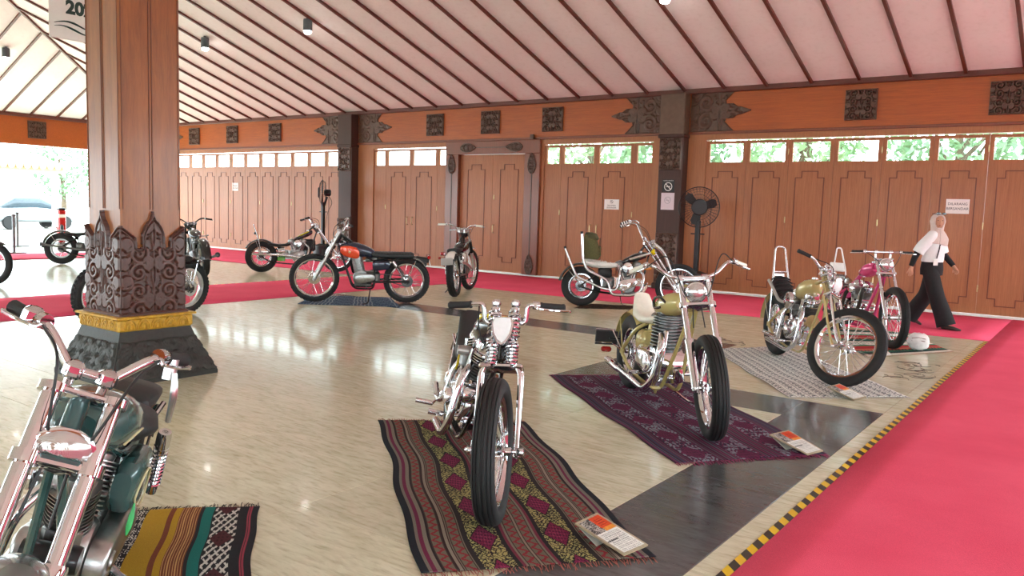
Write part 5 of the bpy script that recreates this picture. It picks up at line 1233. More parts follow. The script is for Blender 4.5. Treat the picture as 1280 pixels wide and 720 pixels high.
def pat_centre(U, V):
    A = blank(U, L3(120, 108, 96)); v = V*1.0
    seq = [(0, .035, (34, 36, 44)), (.035, .05, (120, 112, 104)), (.05, .065, (110, 40, 70)), (.065, .085, (128, 118, 108)), (.085, .093, (40, 30, 34)), (.15, .158, (50, 34, 36)), (.158, .17, (140, 128, 116)), (.17, .178, (60, 34, 40)), (.24, .262, (44, 38, 40)), (.40, .42, (40, 36, 38)), (.42, .435, (118, 50, 66)), (.435, .452, (126, 116, 104)), (.49, .50, (44, 34, 38)), (.50, .512, (140, 126, 112)), (.512, .52, (60, 36, 40))]
    for a, b, c in seq:
        for lo, hi in ((a, b), (1-b, 1-a)): put(A, (U >= lo) & (U < hi), L3(*c))
    for c0 in (.122, .208, .47, .53, .792, .878):                     # narrow bands of red motifs
        du = (U-c0)/.026; m = np.abs(du) < 1
        put(A, m, L3(112, 102, 88)); zz = np.abs(((v*34) % 1)-.5)*2
        put(A, m & (np.abs(du-(zz*1.2-.6)) < .34), L3(138, 46, 54)); put(A, m & (np.abs(np.abs(du)-.9) < .12), L3(66, 54, 50))
    for c0 in (.331, .669):                                           # diamond bands
        hw = .07; du = (U-c0)/hw; m = np.abs(du) < 1; put(A, m, L3(36, 34, 36))
        k = curls(U*3.2, V*4.2, 46); put(A, m & (k > .12), L3(168, 160, 104)); put(A, m & (k < -.62), L3(142, 138, 92))
        per = 1/6.2; dv = (((V+.02) % per)/per-.5)*2; d = np.abs(du)*.98+np.abs(dv)*1.12
        put(A, m & (d < .90), L3(34, 24, 30)); put(A, m & (d < .82), L3(120, 32, 70))
        kk = np.abs(np.sin(U*240+V*60)*np.sin(V*190-U*40)); put(A, m & (d < .74) & (kk > .62), L3(78, 22, 50)); put(A, m & (d < .6) & (kk < .08), L3(150, 56, 90))
    return A
rug('striped rug of red, grey and black bands with maroon diamonds under the springer chopper', [(-4.02, 3.95), (-3.24, 4.62), (-1.50, 3.16), (-2.17, 2.38)], pat_centre, 210, 330, .003, .0035, srgb(150, 90, 80), 1, .02)
def pat_purple(U, V):
    A = blank(U, L3(92, 44, 72)); s = (U*46) % 1; put(A, s < .32, L3(58, 32, 52)); put(A, (s > .8), L3(126, 58, 92)); put(A, ((U*23) % 1 > .86), L3(96, 92, 104))
    for c0, w in ((.20, .085), (.50, .085), (.80, .085)):
        du = (U-c0)/w; m = np.abs(du) < 1; put(A, m, L3(104, 34, 72)); put(A, m & (((U*60) % 1) < .25), L3(80, 30, 60))
        per = .155; dv = (((V+c0*.37) % per)/per-.5)*2; k = curls(U*3, V*3, 40)
        d = np.abs(du)*.7+np.abs(dv); put(A, m & (d > .68) & (k > .12), L3(128, 136, 148)); put(A, m & (d > .62) & (k < -.45), L3(44, 40, 62)); put(A, m & (d < .5) & (np.abs(np.sin(U*200)*np.sin(V*150)) > .7), L3(72, 26, 56))
    for e in (.03, .06, .94, .97): put(A, np.abs(U-e) < .008, L3(60, 60, 84))
    return A
rug('purple woven rug with pale ikat figures under the champagne chopper', [(-4.02, 6.08), (-3.20, 6.92), (-1.36, 5.30), (-2.02, 4.46)], pat_purple, 170, 260, .004, .0035, srgb(140, 50, 90), 2, .015)
def pat_grey(U, V):
    A = blank(U, L3(240, 240, 234)); s = (U*11) % 1
    d = np.abs(((V*30) % 1)-.5)*2; put(A, (np.abs(s-.5) < .32) & (np.abs(d-np.abs(s-.5)*2.6) < .26), L3(140, 144, 148))
    put(A, (s < .10), L3(166, 168, 170)); put(A, (np.abs(s-.5) < .08) & (((V*60) % 1) < .5), L3(84, 88, 94)); put(A, (((U*44) % 1) < .12), L3(160, 160, 158))
    return A
rug('pale grey and white woven rug with geometric lines under the khaki bobber', [(-3.50, 8.60), (-2.95, 9.45), (-1.30, 7.53), (-2.08, 6.78)], pat_grey, 150, 220, .004, .0035, srgb(190, 190, 186), 3, .015)
def pat_multi(U, V):
    cs = [(30, 110, 84), (226, 218, 204), (190, 44, 52), (34, 34, 38), (216, 206, 190), (40, 130, 92), (206, 120, 90), (30, 60, 56), (228, 220, 208), (180, 50, 60)]
    A = blank(U, L3(*cs[0])); i = ((V*24).astype(int)*7+3) % len(cs)
    for k, c in enumerate(cs): put(A, i == k, L3(*c))
    z = np.abs(((U*26) % 1)-.5)*2; put(A, (i == 3) & (z > .5), L3(180, 60, 60)); put(A, (i == 1) & (z < .3), L3(60, 120, 90)); return A
rug('rug of narrow green, red, cream and black stripes under the pink chopper', [(-3.25, 11.40), (-2.20, 11.85), (-1.40, 10.62), (-2.06, 9.45)], pat_multi, 90, 150, .004, .0035, srgb(180, 150, 130), 4, .02)
def pat_blue(U, V):
    A = blank(U, L3(62, 84, 112)); k = curls(U*4, V*4, 30); put(A, k > .3, L3(40, 54, 84)); put(A, k < -.4, L3(110, 130, 150)); put(A, np.abs(np.sin(U*170)) > .96, L3(140, 150, 160)); return A
rug('mottled blue denim-like rug under the navy and orange trail bike', [(-10.36, 8.70), (-9.36, 9.44), (-8.40, 8.67), (-9.60, 7.75)], pat_blue, 80, 80, .003, .003, None, 5, .01)
def pat_teal(U, V):
    A = blank(U, L3(40, 38, 42))
    put(A, (U > .47) & (U < .63), L3(178, 140, 34)); put(A, (U > .575) & (U < .60), L3(120, 62, 40))
    m = (U > .63) & (U < .72); put(A, m, L3(116, 64, 42)); put(A, m & (((U*90) % 1) < .38), L3(196, 150, 96))
    put(A, (U > .735) & (U < .785), L3(24, 110, 104))
    m = (U > .79) & (U < .905); put(A, m, L3(34, 34, 38)); p_ = (U-.8475)/.0575; per = .26; dv = ((V % per)/per-.5)*2
    a = np.abs(((p_*1.6+dv*2.4) % 1)-.5); b = np.abs(((p_*1.6-dv*2.4) % 1)-.5); q = np.abs(((V*26+p_*2) % 1)-.5)
    put(A, m & ((a < .17) | ((b < .15) & (q > .16))), L3(206, 204, 196)); d = np.abs(p_)*.9+np.abs(np.abs(dv)-1)*1.7; put(A, m & (d < .85), L3(78, 34, 40)); put(A, m & (d < .6) & (np.abs(np.sin(V*130)*np.sin(U*160)) > .75), L3(52, 24, 30))
    put(A, np.abs(U-.955) < .0035, L3(150, 60, 76)); put(A, np.abs(U-.965) < .0035, L3(150, 60, 76)); put(A, (U < .47) & (U > .36) & (curls(U*4, V*3, 60) > .35), L3(206, 200, 188)); return A
rug('black rug with mustard, brown and teal stripes under the teal motorcycle', [(-3.92, 1.72), (-3.27, 2.42), (-2.10, 1.46), (-2.76, .78)], pat_teal, 330, 200, .006, .0035, srgb(40, 38, 40), 6, .012)
def pat_fur(U, V): A = blank(U, L3(58, 40, 30)); k = curls(U*5, V*5, 24); put(A, k > .2, L3(34, 24, 20)); put(A, k < -.5, L3(110, 78, 52)); return A
rug('dark brown shaggy mat under the black chopper with white seat', [(-6.72, 11.30), (-5.86, 11.80), (-5.48, 11.58), (-6.62, 10.66)], pat_fur, 60, 60, .008, .004, srgb(44, 32, 26), 7, .02)

# ================================================================ printed cards in slanted holders
def info_card(A, B, Cc, D, lab, h=.07, seed=0):
    """A,B top edge (raised), Cc,D bottom edge on the floor"""
    A, B, Cc, D = [np.array(q, float) for q in (A, B, Cc, D)]; cen = (A+B+Cc+D)/4
    r = tag(empty('info_card', (*cen, .004)), lab, 'card', 'information cards beside the motorcycles')
    T = [np.array([*(q-cen), z]) for q, z in ((A, h), (B, h), (Cc, .004), (D, .004))]
    U, V = np.meshgrid(np.linspace(0, 1, 61), np.linspace(0, 1, 91), indexing='ij')
    nrm = np.cross(T[1]-T[0], T[3]-T[0]); nrm /= np.linalg.norm(nrm); nrm *= np.sign(nrm[2])
    P = T[0]*((1-U)*(1-V))[..., None]+T[1]*(U*(1-V))[..., None]+T[2]*(U*V)[..., None]+T[3]*((1-U)*V)[..., None]
    uc, vc = (U[:-1, :-1]+U[1:, 1:])/2, (V[:-1, :-1]+V[1:, 1:])/2
    col = blank(uc, L3(176, 160, 136)); ins = (np.abs(uc-.5) < .43) & (np.abs(vc-.5) < .455); put(col, ins, L3(232, 230, 224))
    top = ins & (vc < .42); put(col, top, L3(70, 66, 66)); put(col, top & (uc < .5) & (curls(uc*3, vc*3, 22) > .1), L3(196, 190, 184)); put(col, top & (uc > .46) & (vc < .33), L3(214, 74, 34)); put(col, top & (uc > .55) & (uc < .84) & (vc > .12) & (vc < .28) & (np.sin(vc*120) > .2), L3(160, 30, 24)); put(col, ins & (vc > .33) & (vc < .42) & (uc > .5), L3(232, 150, 60))
    ln = ins & (vc > .46) & (np.abs(uc-.5) < .36) & (((vc*26) % 1) < .35) & (np.sin(uc*90+np.floor(vc*26)*3) > -.6); put(col, ln, L3(150, 150, 148)); put(col, ins & (np.abs(vc-.64) < .012) & (uc < .5), L3(60, 60, 60))
    o = obj('printed_sheet', gridmesh('printed_sheet', *(P+nrm*.004).transpose(2, 0, 1), col), 'print', r)
    b = MB(); b.add(list(T)+[t-nrm*.004 for t in T], [(0, 1, 2, 3), (7, 6, 5, 4), (0, 4, 5, 1), (1, 5, 6, 2), (2, 6, 7, 3), (3, 7, 4, 0)]); b.build('backing_board', mat('kraft', srgb(170, 150, 122), .6), r, 0)
    b = MB(); f0, f1 = T[0].copy(), T[1].copy(); g0, g1 = f0*.55+T[3]*.45, f1*.55+T[2]*.45
    for q in (f0, f1, g0, g1): pass
    bt0, bt1 = np.array([*g0[:2], 0.0]), np.array([*g1[:2], 0.0]); up0, up1 = f0*.9+T[3]*.1, f1*.9+T[2]*.1
    b.add([up0-nrm*.005, up1-nrm*.005, bt1, bt0, up0-nrm*.008, up1-nrm*.008, bt1+np.array([.003, 0, 0]), bt0+np.array([.003, 0, 0])], [(0, 1, 2, 3), (7, 6, 5, 4), (0, 4, 5, 1), (1, 5, 6, 2), (2, 6, 7, 3), (3, 7, 4, 0)]); b.build('prop', mat('clear_prop', srgb(190, 186, 176), .2), r, 0)
info_card((-1.87, 3.09), (-1.86, 3.27), (-1.57, 3.235), (-1.60, 3.07), 'slanted information card at the corner of the striped red rug')
info_card((-1.71, 5.23), (-1.65, 5.43), (-1.39, 5.33), (-1.44, 5.17), 'slanted information card at the corner of the purple rug')
info_card((-1.85, 7.09), (-1.81, 7.30), (-1.57, 7.24), (-1.62, 7.04), 'slanted information card at the corner of the pale grey rug')
info_card((-2.06, 9.62), (-1.98, 9.82), (-1.86, 9.70), (-1.93, 9.52), 'slanted information card at the edge of the rug under the pink chopper', .05)
# crumpled white bag on the striped rug
b = MB(); rg = np.random.default_rng(3)
n_, m_ = 20, 12; rings = []
for i in range(1, m_):
    t = PI*i/m_
    rings.append([(.115*math.sin(t)**.7*math.cos(a_)*(1+.07*rg.normal()), .055*math.sin(t)*math.sin(a_)*(1+.2*rg.normal()), .10-.10*math.cos(t)*(1+.05*rg.normal())) for a_ in np.arange(n_)*2*PI/n_])
b.loops(rings); bag = b.build('plastic_bag', mat('bagwhite', srgb(228, 222, 220), .45, 0, .08, 30), None, 60); bag.location = (-1.72, 10.32, .006); bag.rotation_euler = (R(-12), 0, R(10))
tag(bag, 'crumpled white bag lying on the green and red striped rug', 'bag')
b = MB()
for k in range(2): b.tube([( -.07, -.052, .10+.03*k), (0, -.058, .11+.03*k), (.07, -.052, .10+.03*k)], .004, 5)
b.build('printed_line', mat('bagprint', srgb(120, 70, 74), .6), bag)
# loose black threads on the floor
b = MB(); rg = np.random.default_rng(9)
for i in range(36):
    if i < 24: x, y = rg.uniform(-1.72, -1.36), rg.uniform(8.25, 9.6)
    else: x, y = rg.uniform(-3.9, -3.4), rg.uniform(8.9, 9.7)
    an = rg.uniform(0, 6.28); r_ = rg.uniform(.04, .11); sp = rg.uniform(1.2, 3.5)
    b.tube([(x+r_*math.cos(an+q*sp)*(1+.3*q), y+r_*math.sin(an+q*sp)*1.2, .003) for q in np.linspace(0, 1, 9)], .0019, 4)
th = b.build('loose_threads', mat('thread', srgb(50, 44, 40), .8), None, 0); tag(th, 'loose black threads scattered on the marble beside the grey rug', 'thread', kind='stuff')

# ================================================================ fans
def fan(x, y, zc, face, lab, r=.37, tank=True):
    t = tag(empty('pedestal_fan', (x, y, .008)), lab, 'fan', 'pedestal fans by the door columns')
    if tank: 
        MB().lathe([(.20, 0), (.24, .03), (.245, .30), (.22, .40), (.10, .44)], (0, 0, 0), (0, 0, 1), 28).build('water_tank', 'black_plastic', t)
    else: MB().lathe([(.22, 0), (.23, .02), (.20, .05), (.06, .08), (.04, .10)], (0, 0, 0), (0, 0, 1), 28).build('base', 'black_plastic', t)
    MB().box((0, 0, (zc-.25)/2+.1), (.085, .085, zc-.45), bev=.012).build('pole', 'black_plastic', t)
    MB().tube([(-.13, 0, zc-.50), (.13, 0, zc-.50)], .012, 8).build('tilt_handle', 'black_plastic', t)
    d = np.array([math.cos(face), math.sin(face), 0]); s_ = np.array([-d[1], d[0], 0]); c = np.array([0, 0, zc-.008]); up_ = np.array([0, 0, 1.])
    MB().tube([c-up_*.42, c-up_*.1-d*.10], .028, 8).build('neck', 'black_plastic', t)
    MB().lathe([(.05, -.20), (.085, -.18), (.09, -.06), (.06, -.02)], c, d, 20).build('motor', 'black_plastic', t)
    g = MB(); disc = lambda rr, o, k=48: [c+d*o+rr*(math.cos(a_)*s_+math.sin(a_)*up_) for a_ in np.arange(k)*2*PI/k]
    g.tube(disc(r, .02), .010, 6, closed=True)
    for rr, o in ((.92, .055), (.78, .075), (.62, .088), (.46, .096)): g.tube(disc(r*rr, o, 36), .0028, 4, closed=True)
    for rr, o in ((.9, -.05), (.65, -.07)): g.tube(disc(r*rr, o, 36), .0028, 4, closed=True)
    for i in range(36):
        a_ = 2*PI*i/36; e = math.cos(a_)*s_+math.sin(a_)*up_
        g.tube([c+d*.10+e*r*.30, c+d*.085+e*r*.7, c+d*.02+e*r], .0022, 4); g.tube([c-d*.07+e*r*.3, c-d*.06+e*r*.75, c+d*.02+e*r], .0022, 4)
    g.build('cage', 'black_plastic', t)
    h = MB(); h.lathe([(r*.40, .09), (r*.41, .105), (r*.36, .13), (r*.12, .135), (.004, .135)], c, d, 24); h.build('mist_disc', 'black_plastic', t)
    for i in range(3):
        a_ = 2*PI*i/3+.3; e = math.cos(a_)*s_+math.sin(a_)*up_; f_ = np.cross(d, e); b = MB()
        rr = [[c+e*q*r+f_*w_*k+d*(.02+k*.03*w_*8) for k in (-1, -.3, .4, 1)]+[c+e*q*r+f_*w_*k+d*(.024+k*.03*w_*8) for k in (1, .4, -.3, -1)] for q, w_ in ((.12, .03), (.4, .07), (.7, .085), (.88, .05))]
        b.loops(rr); b.build('blade', mat('fan_blade', srgb(30, 27, 27), .5), t)
    b = MB(); b.tube(catmull([c-d*.12-up_*.05, c-d*.22-up_*.25, c-d*.12-up_*.5, c-d*.06-up_*.9], 6), .006, 6); b.build('hose', 'cable', t)
    return t
fan(-6.2, 14.2, 1.63, math.atan2(-14.2, 6.2)+.12, 'black misting fan on a pole facing out beside the column with notices', .37)
fan(-16.4, 14.05, 1.76, math.atan2(-.76, -.65), 'black pedestal fan seen edge-on beside the plain dark column', .33, True)

# ================================================================ notices
def notice(name, x, z, w_, h_, lab, lines=(), y=WY+.024, base='paper', tm='ink', extra=None, cat='sign'):
    r = tag(MB().box((0, 0, 0), (w_, .003, h_), bev=.0008).build(name, base, None, 0), lab, cat); r.location = (x, y, z)
    for s_, size, dz in lines:
        o = obj('lettering', text_mesh(s_, size, .0005), tm, r); o.rotation_euler = (PI/2, 0, 0); o.location = (0, -.0026, dz)
    if extra: extra(r)
    return r
def icon(r, cz, rad, m='ink', slash=True):
    b = MB(); b.ring([(rad, -.001), (rad, .001), (rad*.82, .001), (rad*.82, -.001)], (0, -.003, cz), (0, 1, 0), 28)
    if slash: b.box((0, -.003, cz), (rad*1.8, .002, rad*.18), rot=roty(.8))
    b.box((-.0, -.0028, cz), (rad*1.0, .002, rad*.2)); b.build('pictogram', m, r, 0)
notice('notice', -2.08, 1.755, .34, .235, 'white paper notice reading DILARANG BERSANDAR on the door near the walking woman', (('DILARANG', .058, .038), ('BERSANDAR', .058, -.038)))
notice('notice', -8.475, 1.65, .35, .21, 'white paper notice with a round symbol and two lines of text above the door handles', (('DILARANG', .04, -.022), ('BERSANDAR', .04, -.068)), extra=lambda r: icon(r, .055, .034))
notice('notice', -21.45, 1.90, .30, .24, 'small faded paper notice on the pale row of doors behind the pillar', (('DILARANG', .045, .03), ('BERSANDAR', .045, -.04)))
cy_ = WY-.12-.12-.003
notice('no_smoking_sign', -7.08, 2.035, .26, .24, 'black no-smoking sign with white ring on the dark column', (('DILARANG MEROKOK', .022, .10),), cy_, 'black_plastic', 'whitepaint', lambda r: icon(r, -.015, .085, 'whitepaint'))
def faint(r):
    icon(r, .02, .07, mat('faintink', srgb(190, 180, 186), .7))
notice('notice', -7.08, 1.735, .28, .33, 'pale paper notice taped below the no-smoking sign on the column', (), cy_, mat('paper2', srgb(224, 212, 218), .7, 0, .02), 'ink', faint)

# ================================================================ ceiling lamps
def lamp(x, y, z, lab):
    t = tag(empty('ceiling_spotlight', (x, y, z)), lab, 'lamp', 'spotlights under the ceiling')
    MB().lathe([(.03, .30), (.03, .26), (.085, .25), (.09, .22), (.09, .03), (.08, .02)], (0, 0, -.28), (0, 0, 1), 20).build('housing', mat('lamp_grey', srgb(90, 98, 102), .4), t)
    MB().lathe([(.078, .03), (.078, .0), (.06, -.03), (.004, -.045)], (0, 0, -.28), (0, 0, 1), 20).build('lens', mat('lamp_glow', (1, .97, .93), .3, emit=25), t)
    l = bpy.data.lights.new('spot', 'SPOT'); l.energy = 60; l.spot_size = R(110); l.spot_blend = .6; l.shadow_soft_size = .07; l.color = (1, .96, .9)
    lo = bpy.data.objects.new('spot_beam', l); C.objects.link(lo); lo.parent = t; lo.location = (0, 0, -.36)
zc_ = lambda y: 3.86+(WY-y)*TB
for x, y, lab in ((-13.38, 11.03, 'grey spotlight under the white ceiling above the double doors'), (-16.97, 11.06, 'grey spotlight under the white ceiling near the carved pillar'), (-5.79, 11.6, 'grey spotlight under the white ceiling above the fan')):
    lamp(x, y, zc_(y)+.0, lab)
lamp(-23.1, 9.38, zl(-23.1), 'grey spotlight under the ceiling slope above the open side')
# hanging banner
bn = tag(empty('hanging_banner', (-9.0, 4.5, 3.12)), 'white hanging banner with dark numerals and two wavy lines behind the pillar', 'banner')
MB().box((0, 0, .45), (.012, .86, .90), bev=.003).build('cloth', 'paper', bn, 0)
o = obj('lettering', text_mesh('202', .185, .001, 'LEFT', .009), mat('bannergreen', srgb(40, 60, 54), .7), bn); o.rotation_euler = (PI/2, 0, PI/2); o.location = (.008, -.26, .33)
for k in range(2):
    b = MB(); pts = [(.008, -.38+.76*q, .155-.05*k+.03*math.sin(q*9+k*.6)) for q in np.linspace(0, 1, 24)]
    b.tube([p_ for p_ in pts], [.002, .012, .004, .012, .002], 6); b.build('wavy_line', 'bannergreen', bn)
b = MB(); zt_ = zb(4.5)-3.12
for s_ in (-.4, .4): b.tube([(0, s_, .9), (0, s_, zt_)], .004, 5); b.build('cord', 'cable', bn); b = MB()

# ================================================================ backpack on the chopper
chop = [o for o in bpy.data.objects if o.get('label', '').startswith('black chopper with white fur')][0]
Mc = Matrix.Translation(chop.location)@chop.rotation_euler.to_matrix().to_4x4()
bp = tag(empty('backpack'), 'olive green canvas backpack standing on the white fur seat', 'bag'); bp.matrix_world = Mc@Matrix.Translation((.10, .012, .742))
b = MB(); b.loft([((.04, 0, .0), .12, .11), ((.04, 0, .03), .135, .135), ((.04, 0, .16), .14, .135), ((.02, 0, .30), .13, .11), ((.0, 0, .38), .10, .08), ((-.01, 0, .41), .05, .04)], 18, 2.8, 'z'); b.build('sack', 'canvas_green', bp)
MB().loft([((.05, 0, .30), .10, .08), ((.05, 0, .33), .125, .11), ((.02, 0, .40), .11, .095), ((.0, 0, .425), .05, .05)], 16, 2.8, 'z').build('flap', mat('canvas_dark', srgb(70, 66, 40), .9, 0, .2, 60, .3), bp)
MB().box((.17, 0, .13), (.05, .17, .17), bev=.02).build('pocket', 'canvas_green', bp)
for s_ in (-1, 1): MB().box((.17, s_*.05, .24), (.01, .025, .20), bev=.003).build('strap', 'canvas_dark', bp)

# ================================================================ stanchions and extinguisher stand by the open side
for x, y, lab in ((-22.38, 9.15, 'black barrier stanchion standing beside the red carpet strip of the open side'), (-25.2, 10.4, 'black barrier stanchion at the open edge of the hall near the extinguisher stand')):
    t = tag(empty('stanchion', (x, y, .008 if x > -22 else 0)), lab, 'stanchion', 'stanchions by the open side')
    MB().box((0, 0, .012), (.45, .45, .024), bev=.006).build('foot', 'steel_dark', t); MB().tube([(0, 0, .02), (0, 0, .93)], .035, 10).build('post', 'steel_dark', t); MB().lathe([(.05, 0), (.055, .02), (.04, .05), (.004, .055)], (0, 0, .92), (0, 0, 1), 14).build('cap', 'steel_dark', t)
t = tag(empty('extinguisher_stand', (-25.9, 11.93, 0)), 'red fire extinguisher stand with black band by the open side', 'extinguisher')
MB().box((0, 0, .55), (.22, .22, 1.0), bev=.03).build('cabinet', 'p_red', t); MB().box((0, 0, .025), (.36, .36, .05), bev=.01).build('foot', 'steel_dark', t)
MB().box((.005, 0, 1.07), (.20, .20, .07), bev=.02).build('head', 'black_plastic', t); MB().box((.02, -.01, .86), (.21, .215, .10), bev=.01).build('label_band', 'paper', t)
MB().lathe([(.05, 0), (.05, .25), (.02, .3)], (.13, -.04, .30), (0, 0, 1), 12).build('cylinder', 'black_plastic', t)

# ================================================================ bright yard: porch roof and parked car
t = tag(empty('porch_roof', (-37.5, 13.6, -.12)), 'tiled porch roof edge on pale posts out in the bright yard', 'roof')
b = MB(); 
b.box((0, 0, 3.05), (3.0, 6.6, .10), rot=roty(.22), bev=.0); b.build('roof_sheet', 'rooftile', t, 0)
for i in range(22): MB().lathe([(.13, -.2), (.13, .2)], (1.46, -3.15+.3*i, 2.80), (1, 0, -.25), 10).build('roof_tile', 'rooftile', t)
MB().box((1.35, 0, 2.62), (.08, 6.5, .22)).build('fascia', mat('fascia', srgb(206, 184, 140), .7), t, 0)
for y in (-2.9, 2.9): MB().box((1.2, y, 1.3), (.2, .2, 2.62)).build('post', 'whitepaint', t, 0)
car = tag(empty('parked_car', (-40.5, 17.2, -.12), R(96)), 'silver car parked in the bright yard beyond the open side', 'car')
MB().loft([((-2.0, 0, .62), .70, .22, 4), ((-1.9, 0, .66), .82, .32, 4), ((0, 0, .68), .86, .36, 4), ((1.7, 0, .62), .82, .30, 4), ((2.05, 0, .55), .68, .2, 4)], 20).build('body', mat('carpaint', srgb(170, 178, 184), .3, .4, .03), car)
cabn = MB().loft([((-1.5, 0, 1.0), .62, .06, 4), ((-.9, 0, 1.2), .64, .28, 4), ((.2, 0, 1.22), .64, .30, 4), ((1.0, 0, 1.0), .66, .06, 4)], 20).build('cabin', mat('carglass', srgb(60, 74, 84), .1), car)
for x in (-1.25, 1.25):
    for s_ in (-1, 1): MB().lathe([(.1, -.1), (.3, -.1), (.33, 0), (.3, .1), (.1, .1)], (x, s_*.76, .33), (0, 1, 0), 20).build('wheel', 'rubber', car)
yw = tag(MB().box((0, 0, .5), (.2, 40, 1.2)).build('yard_wall', 'whitepaint', None, 0), 'low white wall at the back of the bright yard', 'wall'); yw.location = (-52, 16, 0)
# ================================================================ walking woman
mat('skin', srgb(196, 142, 112), .55, 0, .05, 20); mat('cloth_white', srgb(232, 232, 230), .85, 0, .03, 30, .2); mat('cloth_black', srgb(20, 20, 22), .85, 0, .2, 30, .2); mat('scarf', srgb(206, 186, 176), .85, 0, .06, 20, .2); mat('shoe', srgb(60, 48, 42), .6); mat('lanyard', srgb(40, 40, 44), .6); mat('dark_glass', srgb(14, 14, 16), .1, 0, .1, 10, 0, 1); mat('lip', srgb(160, 84, 78), .5); mat('eye', srgb(30, 24, 22), .3)
def skin_mesh(name, chains, sub=2):
    """chains of (xyz, radius); first vertex of each chain may be (index) into earlier points"""
    V, E_, Rd = [], [], []
    for ch in chains:
        prev = None
        for q in ch:
            if isinstance(q, int): prev = q; continue
            V.append(q[0]); Rd.append(q[1]); i = len(V)-1
            if prev is not None: E_.append((prev, i))
            prev = i
    me = bpy.data.meshes.new(name); me.from_pydata(V, E_, []); o = bpy.data.objects.new(name, me); C.objects.link(o)
    m = o.modifiers.new('skin', 'SKIN'); m.use_smooth_shade = True
    for i, sv in enumerate(me.skin_vertices[0].data): sv.radius = (Rd[i], Rd[i]); sv.use_root = (i == 0)
    o.modifiers.new('sub', 'SUBSURF').levels = sub
    dg = bpy.context.evaluated_depsgraph_get(); out = bpy.data.meshes.new_from_object(o.evaluated_get(dg)); out.name = name
    bpy.data.objects.remove(o); return out
# local frame: x = walking direction, y = her left, z up.  1.60 m tall
P_ = tag(empty('person', (-2.04, 12.82, .008), R(-8)), 'person in white shirt, black wide trousers and pale headscarf walking by the doors', 'person')
ch = []
# 0 pelvis .. torso .. neck .. head
ch.append([((0, 0, .86), .13), ((.01, 0, 1.0), .115), ((.015, 0, 1.15), .13), ((.01, 0, 1.29), .105), ((.015, 0, 1.355), .05), ((.03, 0, 1.42), .058), ((.035, 0, 1.48), .085), ((.03, 0, 1.535), .078), ((.025, 0, 1.575), .045)])   # 0-8
ch.append([0, ((.02, -.09, .80), .085), ((.14, -.09, .45), .055), ((.27, -.09, .10), .034), ((.28, -.09, .045), .03), ((.37, -.10, .03), .026)])      # 9-13 right leg forward
ch.append([0, ((-.02, .09, .80), .085), ((-.06, .09, .44), .055), ((-.27, .09, .15), .034), ((-.28, .09, .09), .03), ((-.20, .10, .035), .026)])      # 14-18 left leg back
ch.append([3, ((.0, -.16, 1.27), .06), ((-.13, -.235, 1.06), .04), ((-.19, -.25, .855), .026), ((-.195, -.25, .80), .028)])   # 19-22 right arm back
ch.append([3, ((.02, .16, 1.27), .06), ((.06, .235, 1.05), .04), ((.20, .25, .88), .026), ((.235, .25, .835), .028)])         # 23-26 left arm forward
def fingers(idx, base, d, side):
    base, d, side = [np.array(q, float) for q in (base, d, side)]; d /= np.linalg.norm(d); side /= np.linalg.norm(side); cu = np.cross(d, side)
    for k, (o_, L_) in enumerate(((-.024, .055), (-.008, .064), (.008, .060), (.024, .046))):
        q0 = base+d*.03+side*o_; ch.append([idx, (tuple(q0), .010), (tuple(q0+d*L_*.55+cu*.006), .0085), (tuple(q0+d*L_*.9+cu*.022), .007)])
    ch.append([idx, (tuple(base+side*-.03+d*.005), .011), (tuple(base+side*-.045+d*.03+cu*.01), .0085), (tuple(base+side*-.042+d*.05+cu*.018), .007)])
fingers(22, (-.195, -.25, .80), (.05, 0, -1), (1, 0, .05)); fingers(26, (.235, .25, .835), (.45, 0, -1), (1, 0, .45))
bd = obj('body', skin_mesh('body', ch), 'skin', P_)
# face details on the head (turned towards the viewer's side)
fy_ = R(-52); fd = np.array([math.cos(fy_), math.sin(fy_), 0]); sd_ = np.array([-fd[1], fd[0], 0]); hc = np.array([.033, 0, 1.49])
MB().ball(hc+fd*.012, (.078, .072, .105), 18).build('face', 'skin', P_)
MB().loft([((0, 0, 0), .004, .004)]*2, 6) 
b = MB(); b.tube([hc+fd*.086+np.array([0, 0, .015]), hc+fd*.098+np.array([0, 0, -.018])], [.006, .012], 8); b.build('nose', 'skin', P_)
for s_ in (-1, 1): MB().ball(hc+fd*.080+sd_*.03*s_+np.array([0, 0, .018]), (.009, .009, .006), 8).build('eye', 'eye', P_)
MB().ball(hc+fd*.082+np.array([0, 0, -.048]), (.018, .018, .006), 8).build('mouth', 'lip', P_)
# headscarf: cap around the head with a face opening, draped over the shoulders
U, V = np.meshgrid(np.linspace(0, 1, 49), np.linspace(0, 1, 37), indexing='ij')
A_ = fy_+U*2*PI; Zs = 1.625-.46*V
def scarf_r(v): return np.interp(v, [0, .06, .15, .28, .42, .55, .66, .82, 1], [.012, .055, .088, .102, .088, .085, .13, .185, .205])
rr = scarf_r(V); wx_ = np.interp(V, [0, .5, .7, 1], [1, 1, .85, .72]); fold = 1+.05*np.sin(A_*5+V*9)*np.clip(V-.5, 0, 1)*2
Xs = .03+rr*fold*np.cos(A_)*wx_; Ys = rr*fold*np.sin(A_)*np.interp(V, [0, .6, 1], [1, 1, 1.05])
Zs = Zs+np.clip(V-.6, 0, 1)*(.10*np.abs(np.sin(A_)))-.04*np.clip(V-.6, 0, 1)*np.cos(A_-fy_)
am = np.abs(((U[:-1, :-1]+.5/48+.5) % 1)-.5)*2*PI; zm = 1.625-.46*(V[:-1, :-1]+.5/36)
mask = ~(((am/.72)**2+((zm-1.492)/.088)**2) < 1)
so = obj('headscarf', gridmesh('headscarf', Xs, Ys, Zs, mask=mask), 'scarf', P_); sm = so.modifiers.new('s', 'SOLIDIFY'); sm.thickness = .006; sm.offset = 1
